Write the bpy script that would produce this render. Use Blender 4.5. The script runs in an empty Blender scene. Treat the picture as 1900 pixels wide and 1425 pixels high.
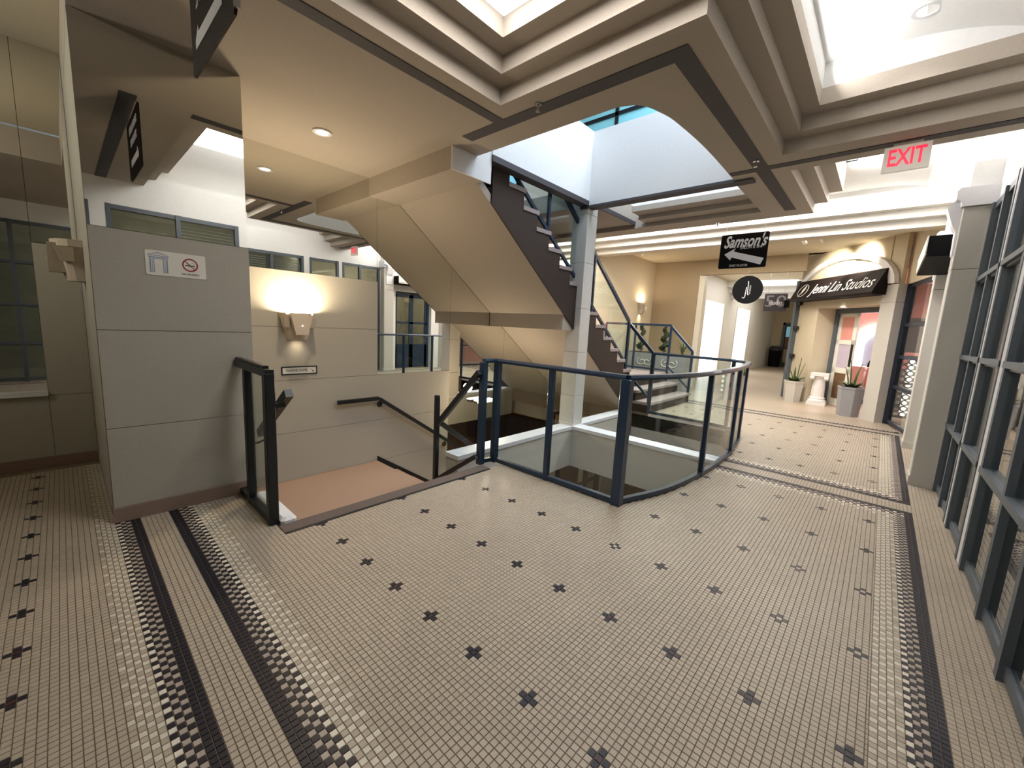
import bpy, math, random
import numpy as np
from mathutils import Vector, Matrix
random.seed(7)
rng = np.random.default_rng(7)
scene = bpy.context.scene
COL = scene.collection

# ------------------------------------------------------------------ camera
F_PX, PITCH, ROLL, YAW, CAM_H = 753.95, 0.14492, 0.0517, 0.73251, 1.5
def cam_axes():
    F = Vector((math.cos(YAW)*math.cos(PITCH), math.sin(YAW)*math.cos(PITCH), -math.sin(PITCH)))
    R0 = Vector((math.sin(YAW), -math.cos(YAW), 0)); U0 = R0.cross(F)
    return math.cos(ROLL)*R0+math.sin(ROLL)*U0, -math.sin(ROLL)*R0+math.cos(ROLL)*U0, F
CR, CU, CF = cam_axes()
cam = bpy.data.cameras.new('camera'); cam_o = bpy.data.objects.new('camera', cam); COL.objects.link(cam_o)
cam.sensor_width = 36; cam.lens = F_PX/1900*36; cam.clip_start = 0.05; cam.clip_end = 200
m = Matrix.Identity(4)
for i in range(3):
    m[i][0], m[i][1], m[i][2] = CR[i], CU[i], -CF[i]
m[2][3] = CAM_H
cam_o.matrix_world = m
scene.camera = cam_o

# ------------------------------------------------------------------ world, exposure
w = bpy.data.worlds.new('world'); scene.world = w; w.use_nodes = True
w.node_tree.nodes['Background'].inputs[0].default_value = (0.55, 0.7, 0.9, 1)
w.node_tree.nodes['Background'].inputs[1].default_value = 0.05
scene.view_settings.view_transform = 'Standard'; scene.view_settings.look = 'None'
scene.view_settings.exposure = 0.2; scene.view_settings.gamma = 1.0
scene.view_settings.use_curve_mapping = False
scene.cycles.max_bounces = 10; scene.cycles.diffuse_bounces = 5; scene.cycles.glossy_bounces = 5
scene.cycles.transparent_max_bounces = 16; scene.cycles.caustics_reflective = False; scene.cycles.caustics_refractive = False
scene.cycles.sample_clamp_indirect = 6.0

# ------------------------------------------------------------------ area lights of the building (skylights, cove lighting, downlights)
WARM = (1.0, 0.81, 0.56); NEUT = (1.0, 0.93, 0.84); COOL = (0.8, 0.88, 1.0)
def area(name, loc, sx, sy, power, color, target=None, spread=180):
    l = bpy.data.lights.new(name, 'AREA'); l.shape = 'RECTANGLE'; l.size = sx; l.size_y = sy
    l.energy = power; l.color = color; l.spread = math.radians(spread)
    o = bpy.data.objects.new(name, l); COL.objects.link(o); o.location = loc
    d = (Vector(target)-Vector(loc)) if target else Vector((0, 0, -1))
    o.rotation_euler = d.to_track_quat('-Z', 'Y').to_euler()
    return o
def spot(name, loc, target, power, color, angle=70, blend=.6, size=.04):
    l = bpy.data.lights.new(name, 'SPOT'); l.energy = power; l.color = color
    l.spot_size = math.radians(angle); l.spot_blend = blend; l.shadow_soft_size = size
    o = bpy.data.objects.new(name, l); COL.objects.link(o); o.location = loc
    o.rotation_euler = (Vector(target)-Vector(loc)).to_track_quat('-Z', 'Y').to_euler()
    return o
def point(name, loc, power, color, size=.05):
    l = bpy.data.lights.new(name, 'POINT'); l.energy = power; l.color = color; l.shadow_soft_size = size
    o = bpy.data.objects.new(name, l); COL.objects.link(o); o.location = loc
    return o
area('skylight_court', (4.6, 1.7, 6.2), 2.4, 1.6, 185, (.74, .84, 1.0))
area('skylight_hall', (1.7, 1.45, 3.585), .9, 1.4, 34, (1.0, .96, .92))
area('cove_light_west', (2.85, 0.60, 3.63), 3.0, 0.08, 26, (1, .97, .96), (2.85, 0.1, 3.8))
area('cove_light_middle', (6.3, 0.60, 3.61), 1.4, 0.08, 34, (1, .97, .96), (6.3, 0.1, 3.8))
area('skylight_court', (6.0, 2.4, 6.2), .8, 1.6, 60, (.76, .86, 1.0))
area('slot_light', (7.7, 2.2, 3.72), 1.0, 5.2, 250, (1.0, .95, .9))
area('hall_ceiling_light', (10.4, 2.6, 3.48), 1.6, 3.0, 75, (1.0, .9, .76))
area('passage_light', (17.5, 3.2, 3.5), 7.0, 1.6, 110, (1.0, .96, .9))
area('lower_level_light', (5.2, 2.4, -0.72), 1.2, 1.2, 24, WARM)
area('left_bay_light', (-2.3, 4.2, 3.25), 0.2, 2.2, 45, (1.0, .94, .8), (-1.2, 4.2, 3.75))
area('shop_interior_light', (2.2, -.85, 2.95), 3.4, .3, 40, NEUT, (2.2, -3.0, 1.4))
area('shop_interior_light', (6.4, -1.0, 2.95), 3.4, .3, 90, (1.0, .9, .75), (6.4, -3.0, 1.4))
area('studio_interior_light', (12.6, -0.9, 2.9), 1.5, 1.5, 80, (1.0, .92, .92))

# ------------------------------------------------------------------ materials
MATS = {}
def nodes_of(name):
    mt = bpy.data.materials.new(name); mt.use_nodes = True; nt = mt.node_tree
    return mt, nt, nt.nodes['Principled BSDF']
def srgb(r, g, b):
    f = lambda c: (c/255/12.92) if c/255 <= .04045 else ((c/255+.055)/1.055)**2.4
    return (f(r), f(g), f(b), 1)
def mat(name, rgb, rough=.6, metal=0., var=.06, scale=40., bump=0., emit=None, estr=0., coat=0., spec=.5, stretch=None):
    mt, nt, bs = nodes_of(name); c = srgb(*rgb)
    bs.inputs['Roughness'].default_value = rough; bs.inputs['Metallic'].default_value = metal
    bs.inputs['Coat Weight'].default_value = coat; bs.inputs['Specular IOR Level'].default_value = spec
    tc = nt.nodes.new('ShaderNodeTexCoord'); nz = nt.nodes.new('ShaderNodeTexNoise'); nz.inputs['Scale'].default_value = scale
    nz.inputs['Detail'].default_value = 4
    if stretch:
        mp = nt.nodes.new('ShaderNodeMapping'); mp.inputs['Scale'].default_value = stretch
        nt.links.new(tc.outputs['Object'], mp.inputs[0]); nt.links.new(mp.outputs[0], nz.inputs['Vector'])
    else:
        nt.links.new(tc.outputs['Object'], nz.inputs['Vector'])
    rp = nt.nodes.new('ShaderNodeValToRGB')
    rp.color_ramp.elements[0].position = .3; rp.color_ramp.elements[1].position = .7
    rp.color_ramp.elements[0].color = tuple(v*(1-var) for v in c[:3])+(1,); rp.color_ramp.elements[1].color = tuple(min(1, v*(1+var)) for v in c[:3])+(1,)
    nt.links.new(nz.outputs[0], rp.inputs[0]); nt.links.new(rp.outputs[0], bs.inputs['Base Color'])
    if bump:
        bp = nt.nodes.new('ShaderNodeBump'); bp.inputs['Strength'].default_value = bump; bp.inputs['Distance'].default_value = .01
        nt.links.new(nz.outputs[0], bp.inputs['Height']); nt.links.new(bp.outputs[0], bs.inputs['Normal'])
    if emit:
        bs.inputs['Emission Color'].default_value = srgb(*emit); bs.inputs['Emission Strength'].default_value = estr
    MATS[name] = mt
    return mt
STUCCO = mat('stucco', (174, 170, 158), .85, var=.13, scale=260, bump=.25)
PLASTER = mat('ceiling_plaster', (172, 162, 149), .9, var=.05, scale=120, bump=.1)
CREAM = mat('cream_plaster', (202, 190, 166), .85, var=.04, scale=60, bump=.05)
WHITE = mat('white_plaster', (226, 226, 224), .8, var=.02, scale=30)
LEDGE = mat('white_ledge', (224, 224, 228), .5, var=.02, scale=30)
PALE = mat('pale_stone', (198, 194, 186), .75, var=.1, scale=220, bump=.15)
STRIP = mat('ceiling_strip', (66, 62, 64), .7, var=.1, scale=90)
NAVY = mat('navy_steel', (28, 49, 72), .35, metal=.15, var=.08, scale=30, coat=.2)
BLACKSTEEL = mat('black_steel', (24, 28, 32), .4, metal=.1, var=.1, scale=30)
SLATE = mat('slate_frame', (84, 92, 100), .5, var=.08, scale=80)
CARPET = mat('carpet', (166, 138, 118), .95, var=.16, scale=350, bump=.4)
NOSING = mat('nosing_strip', (92, 80, 74), .7, var=.15, scale=60, stretch=(1, 25, 25))
TREAD = mat('lit_stair_carpet', (150, 138, 136), .95, var=.16, scale=300, bump=.3)  # light tone: light falling on dark carpet, put into the colour
RISER = mat('stair_dark', (54, 41, 32), .9, var=.15, scale=200, bump=.2)
WOOD = mat('brown_panel', (110, 84, 60), .6, var=.2, scale=6, stretch=(1, 1, 8))
TAN = mat('tan_wall', (166, 150, 126), .85, var=.05, scale=60, bump=.05)
BASEB = mat('base_stone', (140, 118, 104), .6, var=.1, scale=120)
GROUT = mat('grout', (120, 106, 90), .95, var=.1, scale=90)
BLACK = mat('black_board', (10, 10, 12), .7, var=.1, scale=20, spec=.15)
INK = mat('white_lettering', (232, 234, 240), .5, var=.01, scale=20)
SIGNW = mat('white_sign', (226, 224, 214), .4, var=.02, scale=20)
RED = mat('red_print', (150, 30, 36), .5, var=.03, scale=20)
BLUEINK = mat('blue_print', (120, 140, 172), .5, var=.05, scale=50)
EXITRED = mat('exit_letters', (230, 40, 60), .4, emit=(255, 50, 80), estr=.9)
CHROME = mat('chrome', (190, 190, 190), .2, metal=1., var=.02)
LAMP = mat('lamp_glow', (255, 255, 255), .5, emit=(255, 246, 232), estr=4.)
WINGLOW = mat('daylit_window', (255, 255, 255), .5, emit=(250, 252, 255), estr=2.2)
SKYGLOW = mat('skylight_diffuser', (255, 255, 255), .6, emit=(250, 248, 255), estr=2.2)
PINK = mat('pink_wall', (216, 150, 140), .8, var=.04, scale=30)
LEAF = mat('leaf', (62, 84, 40), .5, var=.35, scale=30)
TOPIARY = mat('topiary_leaf', (44, 58, 30), .8, var=.45, scale=90, bump=.8)
SOIL = mat('soil', (60, 44, 34), .95, var=.3, scale=120, bump=.5)
PLANTER = mat('planter_paint', (150, 150, 154), .6, var=.06, scale=60)
PLANTERW = mat('planter_white', (200, 196, 188), .6, var=.06, scale=60)
MARBLE = mat('white_cast', (232, 230, 228), .5, var=.03, scale=20)
DARKIN = mat('dark_interior', (58, 56, 58), .8, var=.2, scale=3)
BEIGEIN = mat('beige_interior', (150, 142, 124), .85, var=.1, scale=4)
TEAL = mat('teal_glass', (120, 176, 186), .25, var=.06, scale=4, emit=(120, 190, 205), estr=.35)
SCONCE = mat('sconce_ceramic', (196, 184, 166), .6, var=.06, scale=80)
FARTILE_C = (176, 160, 138)

def glass_mat(name, tint=(.93, .97, .96), refl=1.0):
    mt = bpy.data.materials.new(name); mt.use_nodes = True; nt = mt.node_tree
    nt.nodes.remove(nt.nodes['Principled BSDF']); out = nt.nodes['Material Output']
    ge = nt.nodes.new('ShaderNodeNewGeometry'); dp = nt.nodes.new('ShaderNodeVectorMath'); dp.operation = 'DOT_PRODUCT'
    nt.links.new(ge.outputs['Normal'], dp.inputs[0]); nt.links.new(ge.outputs['Incoming'], dp.inputs[1])
    def mth(op, x, y=None):
        n_ = nt.nodes.new('ShaderNodeMath'); n_.operation = op
        for i_, q_ in enumerate((x, y)):
            if q_ is None: continue
            if isinstance(q_, (int, float)): n_.inputs[i_].default_value = q_
            else: nt.links.new(q_, n_.inputs[i_])
        return n_.outputs[0]
    sch = mth('POWER', mth('SUBTRACT', 1.0, mth('ABSOLUTE', dp.outputs['Value'])), 5.0)   # Schlick reflectance of a clear pane
    fac = mth('MULTIPLY', mth('ADD', mth('MULTIPLY', sch, .9), .04), refl)
    tr = nt.nodes.new('ShaderNodeBsdfTransparent'); tr.inputs[0].default_value = tint+(1,)
    gl = nt.nodes.new('ShaderNodeBsdfGlossy'); gl.inputs['Roughness'].default_value = .015
    mx = nt.nodes.new('ShaderNodeMixShader')
    nt.links.new(fac, mx.inputs[0])
    nt.links.new(tr.outputs[0], mx.inputs[1]); nt.links.new(gl.outputs[0], mx.inputs[2]); nt.links.new(mx.outputs[0], out.inputs[0])
    return mt
GLASS = glass_mat('clear_glass')
SHOPGLASS = glass_mat('shop_glass', (.75, .8, .8), 1.3)
mt, nt, bs = nodes_of('mirror_silver'); bs.inputs['Metallic'].default_value = 1; bs.inputs['Roughness'].default_value = 0.004
bs.inputs['Base Color'].default_value = (.8, .8, .76, 1); MIRROR = mt

def attr_tile_material():
    mt, nt, bs = nodes_of('mosaic_tile'); at = nt.nodes.new('ShaderNodeAttribute'); at.attribute_name = 'tile_color'
    tc = nt.nodes.new('ShaderNodeTexCoord'); nz = nt.nodes.new('ShaderNodeTexNoise'); nz.inputs['Scale'].default_value = 1.3; nz.inputs['Detail'].default_value = 3
    mp = nt.nodes.new('ShaderNodeMapRange'); mp.inputs[3].default_value = .86; mp.inputs[4].default_value = 1.1
    mx = nt.nodes.new('ShaderNodeMixRGB'); mx.blend_type = 'MULTIPLY'; mx.inputs[0].default_value = 1
    nt.links.new(tc.outputs['Object'], nz.inputs['Vector']); nt.links.new(nz.outputs[0], mp.inputs[0])
    nt.links.new(at.outputs['Color'], mx.inputs[1]); nt.links.new(mp.outputs[0], mx.inputs[2]); nt.links.new(mx.outputs[0], bs.inputs['Base Color'])
    bs.inputs['Roughness'].default_value = .42; bs.inputs['Specular IOR Level'].default_value = .45
    return mt
TILEMAT = attr_tile_material()
TILECOL = {'field': (174, 162, 145), 'cream': (208, 200, 184), 'white': (224, 216, 200), 'grey': (170, 158, 146), 'black': (30, 27, 38), 'wine': (58, 34, 40)}
TILEKIND = {k: mat('tile_'+k, v, .42, var=.05, scale=25) for k, v in TILECOL.items()}
def far_floor_material():
    mt, nt, bs = nodes_of('far_mosaic'); tc = nt.nodes.new('ShaderNodeTexCoord')
    br = nt.nodes.new('ShaderNodeTexBrick'); br.offset = 0; br.inputs['Scale'].default_value = 1
    br.inputs['Brick Width'].default_value = .0283; br.inputs['Row Height'].default_value = .0273; br.inputs['Mortar Size'].default_value = .0012
    br.inputs['Color1'].default_value = srgb(174, 162, 145); br.inputs['Color2'].default_value = srgb(182, 166, 146); br.inputs['Mortar'].default_value = srgb(128, 114, 98)
    nt.links.new(tc.outputs['Object'], br.inputs['Vector']); nt.links.new(br.outputs[0], bs.inputs['Base Color'])
    bs.inputs['Roughness'].default_value = .35
    return mt
FARTILE = far_floor_material()

# ------------------------------------------------------------------ mesh helpers
def abs_loc(o):
    v = Vector((0, 0, 0))
    while o: v += o.location; o = o.parent
    return v
class MB:
    def __init__(s, fr=None): s.v = []; s.f = []; s.fr = fr
    def pt(s, p):
        return s.fr(*p) if s.fr else tuple(p)
    def poly(s, pts):
        b = len(s.v); s.v += [s.pt(p) for p in pts]; s.f.append(tuple(range(b, b+len(pts)))); return s
    def hexa(s, c):
        b = len(s.v); s.v += [s.pt(p) for p in c]
        for q in ((0, 3, 2, 1), (4, 5, 6, 7), (0, 1, 5, 4), (1, 2, 6, 5), (2, 3, 7, 6), (3, 0, 4, 7)): s.f.append(tuple(b+i for i in q))
        return s
    def box(s, x0, x1, y0, y1, z0, z1):
        return s.hexa([(x0, y0, z0), (x1, y0, z0), (x1, y1, z0), (x0, y1, z0), (x0, y0, z1), (x1, y0, z1), (x1, y1, z1), (x0, y1, z1)])
    def bbox(s, x0, x1, y0, y1, z0, z1, r=.006):
        # box with chamfered vertical edges and top edges
        def ring(i, z):
            return [(x0+i+r, y0+i, z), (x1-i-r, y0+i, z), (x1-i, y0+i+r, z), (x1-i, y1-i-r, z), (x1-i-r, y1-i, z), (x0+i+r, y1-i, z), (x0+i, y1-i-r, z), (x0+i, y0+i+r, z)]
        return s.loft([ring(0, z0), ring(0, z1-r), ring(r, z1)], True)
    def loft(s, rings, cap=True):
        b = len(s.v); n = len(rings[0])
        for r in rings: s.v += [s.pt(p) for p in r]
        for k in range(len(rings)-1):
            for i in range(n):
                j = (i+1) % n; s.f.append((b+k*n+i, b+k*n+j, b+(k+1)*n+j, b+(k+1)*n+i))
        if cap:
            s.f.append(tuple(b+i for i in reversed(range(n)))); s.f.append(tuple(b+(len(rings)-1)*n+i for i in range(n)))
        return s
    def prism(s, pts, axis, a, c):
        # pts 2d in the other two axes (x,z) for axis y; (y,z) for axis x; (x,y) for axis z
        mk = {'y': lambda p, t: (p[0], t, p[1]), 'x': lambda p, t: (t, p[0], p[1]), 'z': lambda p, t: (p[0], p[1], t)}[axis]
        return s.loft([[mk(p, a) for p in pts], [mk(p, c) for p in pts]], True)
    def bar(s, p, q, wd, ht, up=(0, 0, 1)):
        p, q, up = Vector(p), Vector(q), Vector(up); d = (q-p).normalized(); a = d.cross(up)
        if a.length < 1e-4: a = d.cross(Vector((0, 1, 0)))
        a.normalize(); b = a.cross(d); a *= wd/2; b *= ht/2
        r = lambda o: [tuple(o-a-b), tuple(o+a-b), tuple(o+a+b), tuple(o-a+b)]
        return s.loft([r(p), r(q)], True)
    def sweep(s, path, prof, up=(0, 0, 1)):
        path = [Vector(p) for p in path]; rings = []
        for i, p in enumerate(path):
            d = (path[min(i+1, len(path)-1)]-path[max(i-1, 0)]).normalized(); a = d.cross(Vector(up))
            if a.length < 1e-4: a = Vector((1, 0, 0))
            a.normalize(); b = a.cross(d)
            rings.append([tuple(p+a*u+b*v) for u, v in prof])
        return s.loft(rings, True)
    def tube(s, path, r, n=8):
        return s.sweep(path, [(r*math.cos(2*math.pi*i/n), r*math.sin(2*math.pi*i/n)) for i in range(n)])
    def lathe(s, prof, cx, cy, n=24, sx=1., sy=1., rot=0., cap=True):
        return s.loft([[(cx+sx*r*math.cos(2*math.pi*i/n+rot), cy+sy*r*math.sin(2*math.pi*i/n+rot), z) for i in range(n)] for r, z in prof], cap)
    def build(s, name, mt, parent=None, origin=None, smooth=False, kind=None):
        me = bpy.data.meshes.new(name); o = bpy.data.objects.new(name, me); COL.objects.link(o)
        off = Vector(origin) if origin else Vector((0, 0, 0))
        if parent: o.parent = parent; base = abs_loc(parent)+off
        else: base = off
        o.location = off
        me.from_pydata([tuple(Vector(v)-base) for v in s.v], [], s.f); me.materials.append(mt); me.update()
        import bmesh
        bm = bmesh.new(); bm.from_mesh(me); bmesh.ops.recalc_face_normals(bm, faces=bm.faces); bm.to_mesh(me); bm.free()
        if smooth:
            for p in me.polygons: p.use_smooth = True
        if kind: o['kind'] = kind
        return o
def thing(name, loc, label, cat, group=None):
    o = bpy.data.objects.new(name, None); COL.objects.link(o); o.location = loc; o.empty_display_size = .1
    o['label'] = label; o['category'] = cat
    if group: o['group'] = group
    return o
def tag(o, label, cat, group=None):
    o['label'] = label; o['category'] = cat
    if group: o['group'] = group
    return o
def struct(o, label=None):
    o['kind'] = 'structure'
    if label: o['label'] = label
    return o
def B(name, mt, x0, x1, y0, y1, z0, z1, parent=None, origin=None):
    return MB().box(x0, x1, y0, y1, z0, z1).build(name, mt, parent, origin)
def shear_text(name, body, size, mt, parent, ox, ux, uy, extrude=.002, shear=0., align='CENTER', width=None, bold=0.):
    # ux: text direction, uy: text up (world vectors), ox: world position
    cu = bpy.data.curves.new(name, 'FONT'); cu.body = body; cu.size = size; cu.extrude = extrude; cu.shear = shear
    cu.align_x = align; cu.align_y = 'CENTER'; cu.offset = bold; cu.resolution_u = 3; cu.materials.append(mt)
    o = bpy.data.objects.new(name, cu); COL.objects.link(o)
    ux, uy = Vector(ux).normalized(), Vector(uy).normalized(); uz = ux.cross(uy)
    mm = Matrix.Identity(4)
    sc = 1.
    if width:
        bpy.context.view_layer.update(); sc = width/max(o.dimensions.x, 1e-4)
    for i in range(3): mm[i][0], mm[i][1], mm[i][2] = ux[i]*sc, uy[i], uz[i]
    base = abs_loc(parent) if parent else Vector((0, 0, 0))
    mm.translation = Vector(ox)-base
    bpy.context.view_layer.update()
    me = bpy.data.meshes.new_from_object(o.evaluated_get(bpy.context.evaluated_depsgraph_get())); me.materials.clear(); me.materials.append(mt)
    bpy.data.objects.remove(o); bpy.data.curves.remove(cu)
    me.transform(mm); me.name = name
    o = bpy.data.objects.new(name, me); COL.objects.link(o)
    if parent: o.parent = parent
    return o
ZC = 3.22          # ceiling level
YS = -0.65         # shop front plane
YM = 5.0           # washroom wall plane

# ================================================================== STRUCTURE: floor
def catmull(pts, n=8):
    P = [Vector(p) for p in pts]; P = [P[0]*2-P[1]]+P+[P[-1]*2-P[-2]]; out = []
    for i in range(1, len(P)-2):
        for k in range(n):
            t = k/n; a, b, c, d = P[i-1:i+3]
            out.append(.5*((2*b)+(c-a)*t+(2*a-5*b+4*c-d)*t*t+(3*b-a-3*c+d)*t**3))
    out.append(P[-2]); return out
# rim of the floor opening: corner, bowed front, rounded end
RIM = catmull([(3.13, 1.53), (3.75, 1.345), (4.49, 1.265), (5.1, 1.25), (5.75, 1.285), (6.45, 1.375), (6.95, 1.49), (7.17, 1.72)], 8)
def rim_y(x):
    for a, b in zip(RIM, RIM[1:]):
        if a.x <= x <= b.x: return a.y+(b.y-a.y)*(x-a.x)/(b.x-a.x)
    return 1.53
fl = MB()
G = -.0035
xe2_ = 5.863+.68/24*113.5
def slab(x0, x1, y0, y1, top=G, th=.3): fl.box(x0, x1, y0, y1, top-th, top)
slab(-3, 3.12, YS-.05, 2.88); slab(-3, .15, 2.88, 5.5); slab(.15, .93, 2.88, 3.8)
rp = [(p.x, p.y) for p in RIM]
fl.loft([[(3.12, YS-.05, z)]+[(x, y, z) for x, y in [(3.12, 1.53)]+rp+[(7.2, 1.72)]]+[(7.2, YS-.05, z)] for z in (G-.3, G)], True)
slab(7.2, xe2_+.52, YS-.05, 5.6)
floor = struct(fl.build('floor', GROUT), 'mosaic tiled floor of the concourse')
far = MB(); far.box(xe2_+.52, 13.2, -3.5, 5.6, -.3, 0); far.box(13.2, 27, 1.0, 5.6, -.3, 0)
struct(far.build('floor_passage', FARTILE), 'pale tiled floor of the passage beyond the stairs')

# ---- mosaic: tile columns (x) and rows (y), each with a kind
def seg(a, b, n, kind): return [(a+(b-a)*i/n, a+(b-a)*(i+1)/n, kind, i) for i in range(n)]
def pitch_seg(a, b, p, kind): return seg(a, b, max(1, round((b-a)/p)), kind)
CX0, SX, CY0, SY = 1.168, .6685, .8737, .3277
PX, PY = SX/24, SY/12
cols = pitch_seg(-1.6, .053, .0273, 'field')+seg(.053, .150, 4, 'creamL')+seg(.150, .226, 3, 'chkL')+seg(.226, .278, 2, 'dark')+seg(.278, .434, 6, 'mid')+seg(.434, .490, 2, 'dark')+seg(.490, .572, 3, 'chkR')+seg(.572, .682, 4, 'creamR')
cols += seg(.682, CX0-PX/2, 17, 'field')+seg(CX0-PX/2, CX0+PX*129.5, 130, 'field')
xe = CX0+PX*129.5
cols += seg(xe, 4.886, 4, 'creamL')+seg(4.886, 4.985, 3, 'chkL')+seg(4.985, 5.055, 2, 'dark')+seg(5.055, 5.285, 8, 'mid')+seg(5.285, 5.36, 2, 'dark')+seg(5.36, 5.455, 3, 'chkR')+seg(5.455, 5.57, 4, 'creamR')
P2 = .68/24
cols += seg(5.57, 5.863-P2/2, 10, 'field2')+seg(5.863-P2/2, 5.863+P2*113.5, 114, 'field2')
xe2 = 5.863+P2*113.5
cols += seg(xe2, xe2+.09, 3, 'chkL')+seg(xe2+.09, xe2+.16, 2, 'dark')+seg(xe2+.16, xe2+.36, 7, 'mid')+seg(xe2+.36, xe2+.43, 2, 'dark')+seg(xe2+.43, xe2+.52, 3, 'chkR')
rows = pitch_seg(YS-.02, -.394, .0273, 'outer')+seg(-.394, -.339, 2, 'dark')+seg(-.339, -.267, 3, 'chkB')+seg(-.267, -.16, 4, 'creamB')+seg(-.16, -.15, 1, 'thin')
yb = CY0-3*SY-PY/2
rows += seg(-.15, yb, 1, 'field')+seg(yb, yb+PY*200, 200, 'field')
def inside(xc, yc):
    if xc < .15: return yc < 5.46
    if xc < .93: return yc < 3.765 if xc > .15 else True
    if xc < 3.10: return yc < 2.875
    if xc < 7.2: return yc < rim_y(xc)-.02
    return yc < 3.04 if xc < 9.32 else yc < 5.2
def jitter(c, a=.05):
    k = 1+random.uniform(-a, a); return tuple(min(1, v*k) for v in srgb(*TILECOL[c])[:3])+(1,)
tiles = []
LX = -.232
for ci, (xa, xb, ck, ca) in enumerate(cols):
    xc = (xa+xb)/2
    for ri, (ya, yb2, rk, ra) in enumerate(rows):
        yc = (ya+yb2)/2
        if not inside(xc, yc) or not inside(xb-.004, yc): continue
        par = (ci+ri) % 2
        if ck == 'mid': kd = 'field'
        elif rk == 'outer': kd = 'field'
        elif 'dark' in (ck, rk): kd = 'black'
        elif ck[:3] == 'chk' or rk == 'chkB':
            edge = ck == 'chkL' and ca == 0 or ck == 'chkR' and ca == 2 or rk == 'chkB' and ra == 2
            kd = 'black' if par else ('white' if edge else 'grey')
        elif ck[:5] == 'cream' or rk == 'creamB':
            q = ca if ck == 'creamR' else (3-ca if ck == 'creamL' else 3-ra)
            kk = ri if ck[:5] == 'cream' else ci
            kd = 'cream' if (q < 3 and (par if ck[:5] == 'cream' else par)) or (q == 3 and kk % 4 == 0) else 'field'
        else:
            kd = 'field'
            if xc < .053: jx, jy = (xc-LX)/.0273, (yc-2.237+.0137)/PY
            elif ck == 'field2': jx, jy = (xc-5.863)/P2, (yc-CY0)/PY
            else: jx, jy = (xc-CX0)/PX, (yc-CY0)/PY
            if xc < .053:
                px_ = 0 if abs(jx) < 1.6 else 9; dx = round(jx); 
            else:
                dx = (round(jx)+12) % 24-12; px_ = 0 if abs(dx) < 2 else 9
            dy = (round(jy-.5 if xc < .053 else jy)+6) % 12-6
            if px_ == 0 and abs(dx)+abs(dy) <= 1:
                hid = hash((round((xc-dx*.0275)*10), round((yc-dy*PY)*10))) % 5
                kd = ('field' if hid == 0 and dx == dy == 0 else ('wine' if hid == 2 and dx == dy == 0 else 'black'))
        tiles.append((xa, xb, ya, yb2, kd))
def screen_area(t):
    c = Vector(((t[0]+t[1])/2, (t[2]+t[3])/2, -CAM_H)); d = c.dot(CF)
    if d < .3: return 0
    u, v = 950+F_PX*c.dot(CR)/d, 712.5-F_PX*c.dot(CU)/d
    if not (8 < u < 1892 and 0 < v < 1417): return 0
    cosv = CAM_H/c.length
    return (t[1]-t[0])*(t[3]-t[2])*cosv/(c.length**2)/((d/c.length)**3)
order = sorted(range(len(tiles)), key=lambda i: -screen_area(tiles[i]))
near = set(order[:300])
GAP = .0011
unit = {}
for k in TILECOL:
    me = bpy.data.meshes.new('tile'); i = .04
    me.from_pydata([(-.5, -.5, -1), (.5, -.5, -1), (.5, .5, -1), (-.5, .5, -1), (-.5+i, -.5+i, 0), (.5-i, -.5+i, 0), (.5-i, .5-i, 0), (-.5+i, .5-i, 0)], [],
                   [(4, 5, 6, 7), (0, 1, 5, 4), (1, 2, 6, 5), (2, 3, 7, 6), (3, 0, 4, 7)])
    me.materials.append(TILEKIND[k]); me.shade_flat(); unit[k] = me
for i in sorted(near):
    xa, xb, ya, yb2, kd = tiles[i]
    o = bpy.data.objects.new('tile', unit[kd]); COL.objects.link(o); o.parent = floor
    o.location = ((xa+xb)/2, (ya+yb2)/2, 0); o.scale = (xb-xa-2*GAP, yb2-ya-2*GAP, .0035)
rest = [t for i, t in enumerate(tiles) if i not in near]
n = len(rest); A = np.array([t[:4] for t in rest], dtype=np.float64)
x0, x1, y0, y1 = A[:, 0]+GAP, A[:, 1]-GAP, A[:, 2]+GAP, A[:, 3]-GAP; s_ = .0009
V = np.zeros((n, 8, 3), np.float32)
for q, (xx, yy) in enumerate(((x0, y0), (x1, y0), (x1, y1), (x0, y1))): V[:, q, 0] = xx; V[:, q, 1] = yy; V[:, q, 2] = -.0035
for q, (xx, yy) in enumerate(((x0+s_, y0+s_), (x1-s_, y0+s_), (x1-s_, y1-s_), (x0+s_, y1-s_))): V[:, 4+q, 0] = xx; V[:, 4+q, 1] = yy
FQ = np.array([(4, 5, 6, 7), (0, 1, 5, 4), (1, 2, 6, 5), (2, 3, 7, 6), (3, 0, 4, 7)])
L = (FQ[None]+(np.arange(n)*8)[:, None, None]).reshape(-1)
me = bpy.data.meshes.new('tile_field'); me.vertices.add(n*8); me.vertices.foreach_set('co', V.reshape(-1))
me.loops.add(len(L)); me.loops.foreach_set('vertex_index', L.astype(np.int32)); me.polygons.add(n*5)
me.polygons.foreach_set('loop_start', np.arange(0, len(L), 4).astype(np.int32)); me.polygons.foreach_set('loop_total', np.full(n*5, 4, np.int32))
at = me.attributes.new('tile_color', 'FLOAT_COLOR', 'FACE')
at.data.foreach_set('color', np.repeat(np.array([jitter(t[4]) for t in rest], np.float32), 5, axis=0).reshape(-1))
me.materials.append(TILEMAT); me.update(); me.validate(); me.shade_flat()
tf = bpy.data.objects.new('tile_field', me); COL.objects.link(tf); tf.parent = floor; tf['kind'] = 'stuff'

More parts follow.
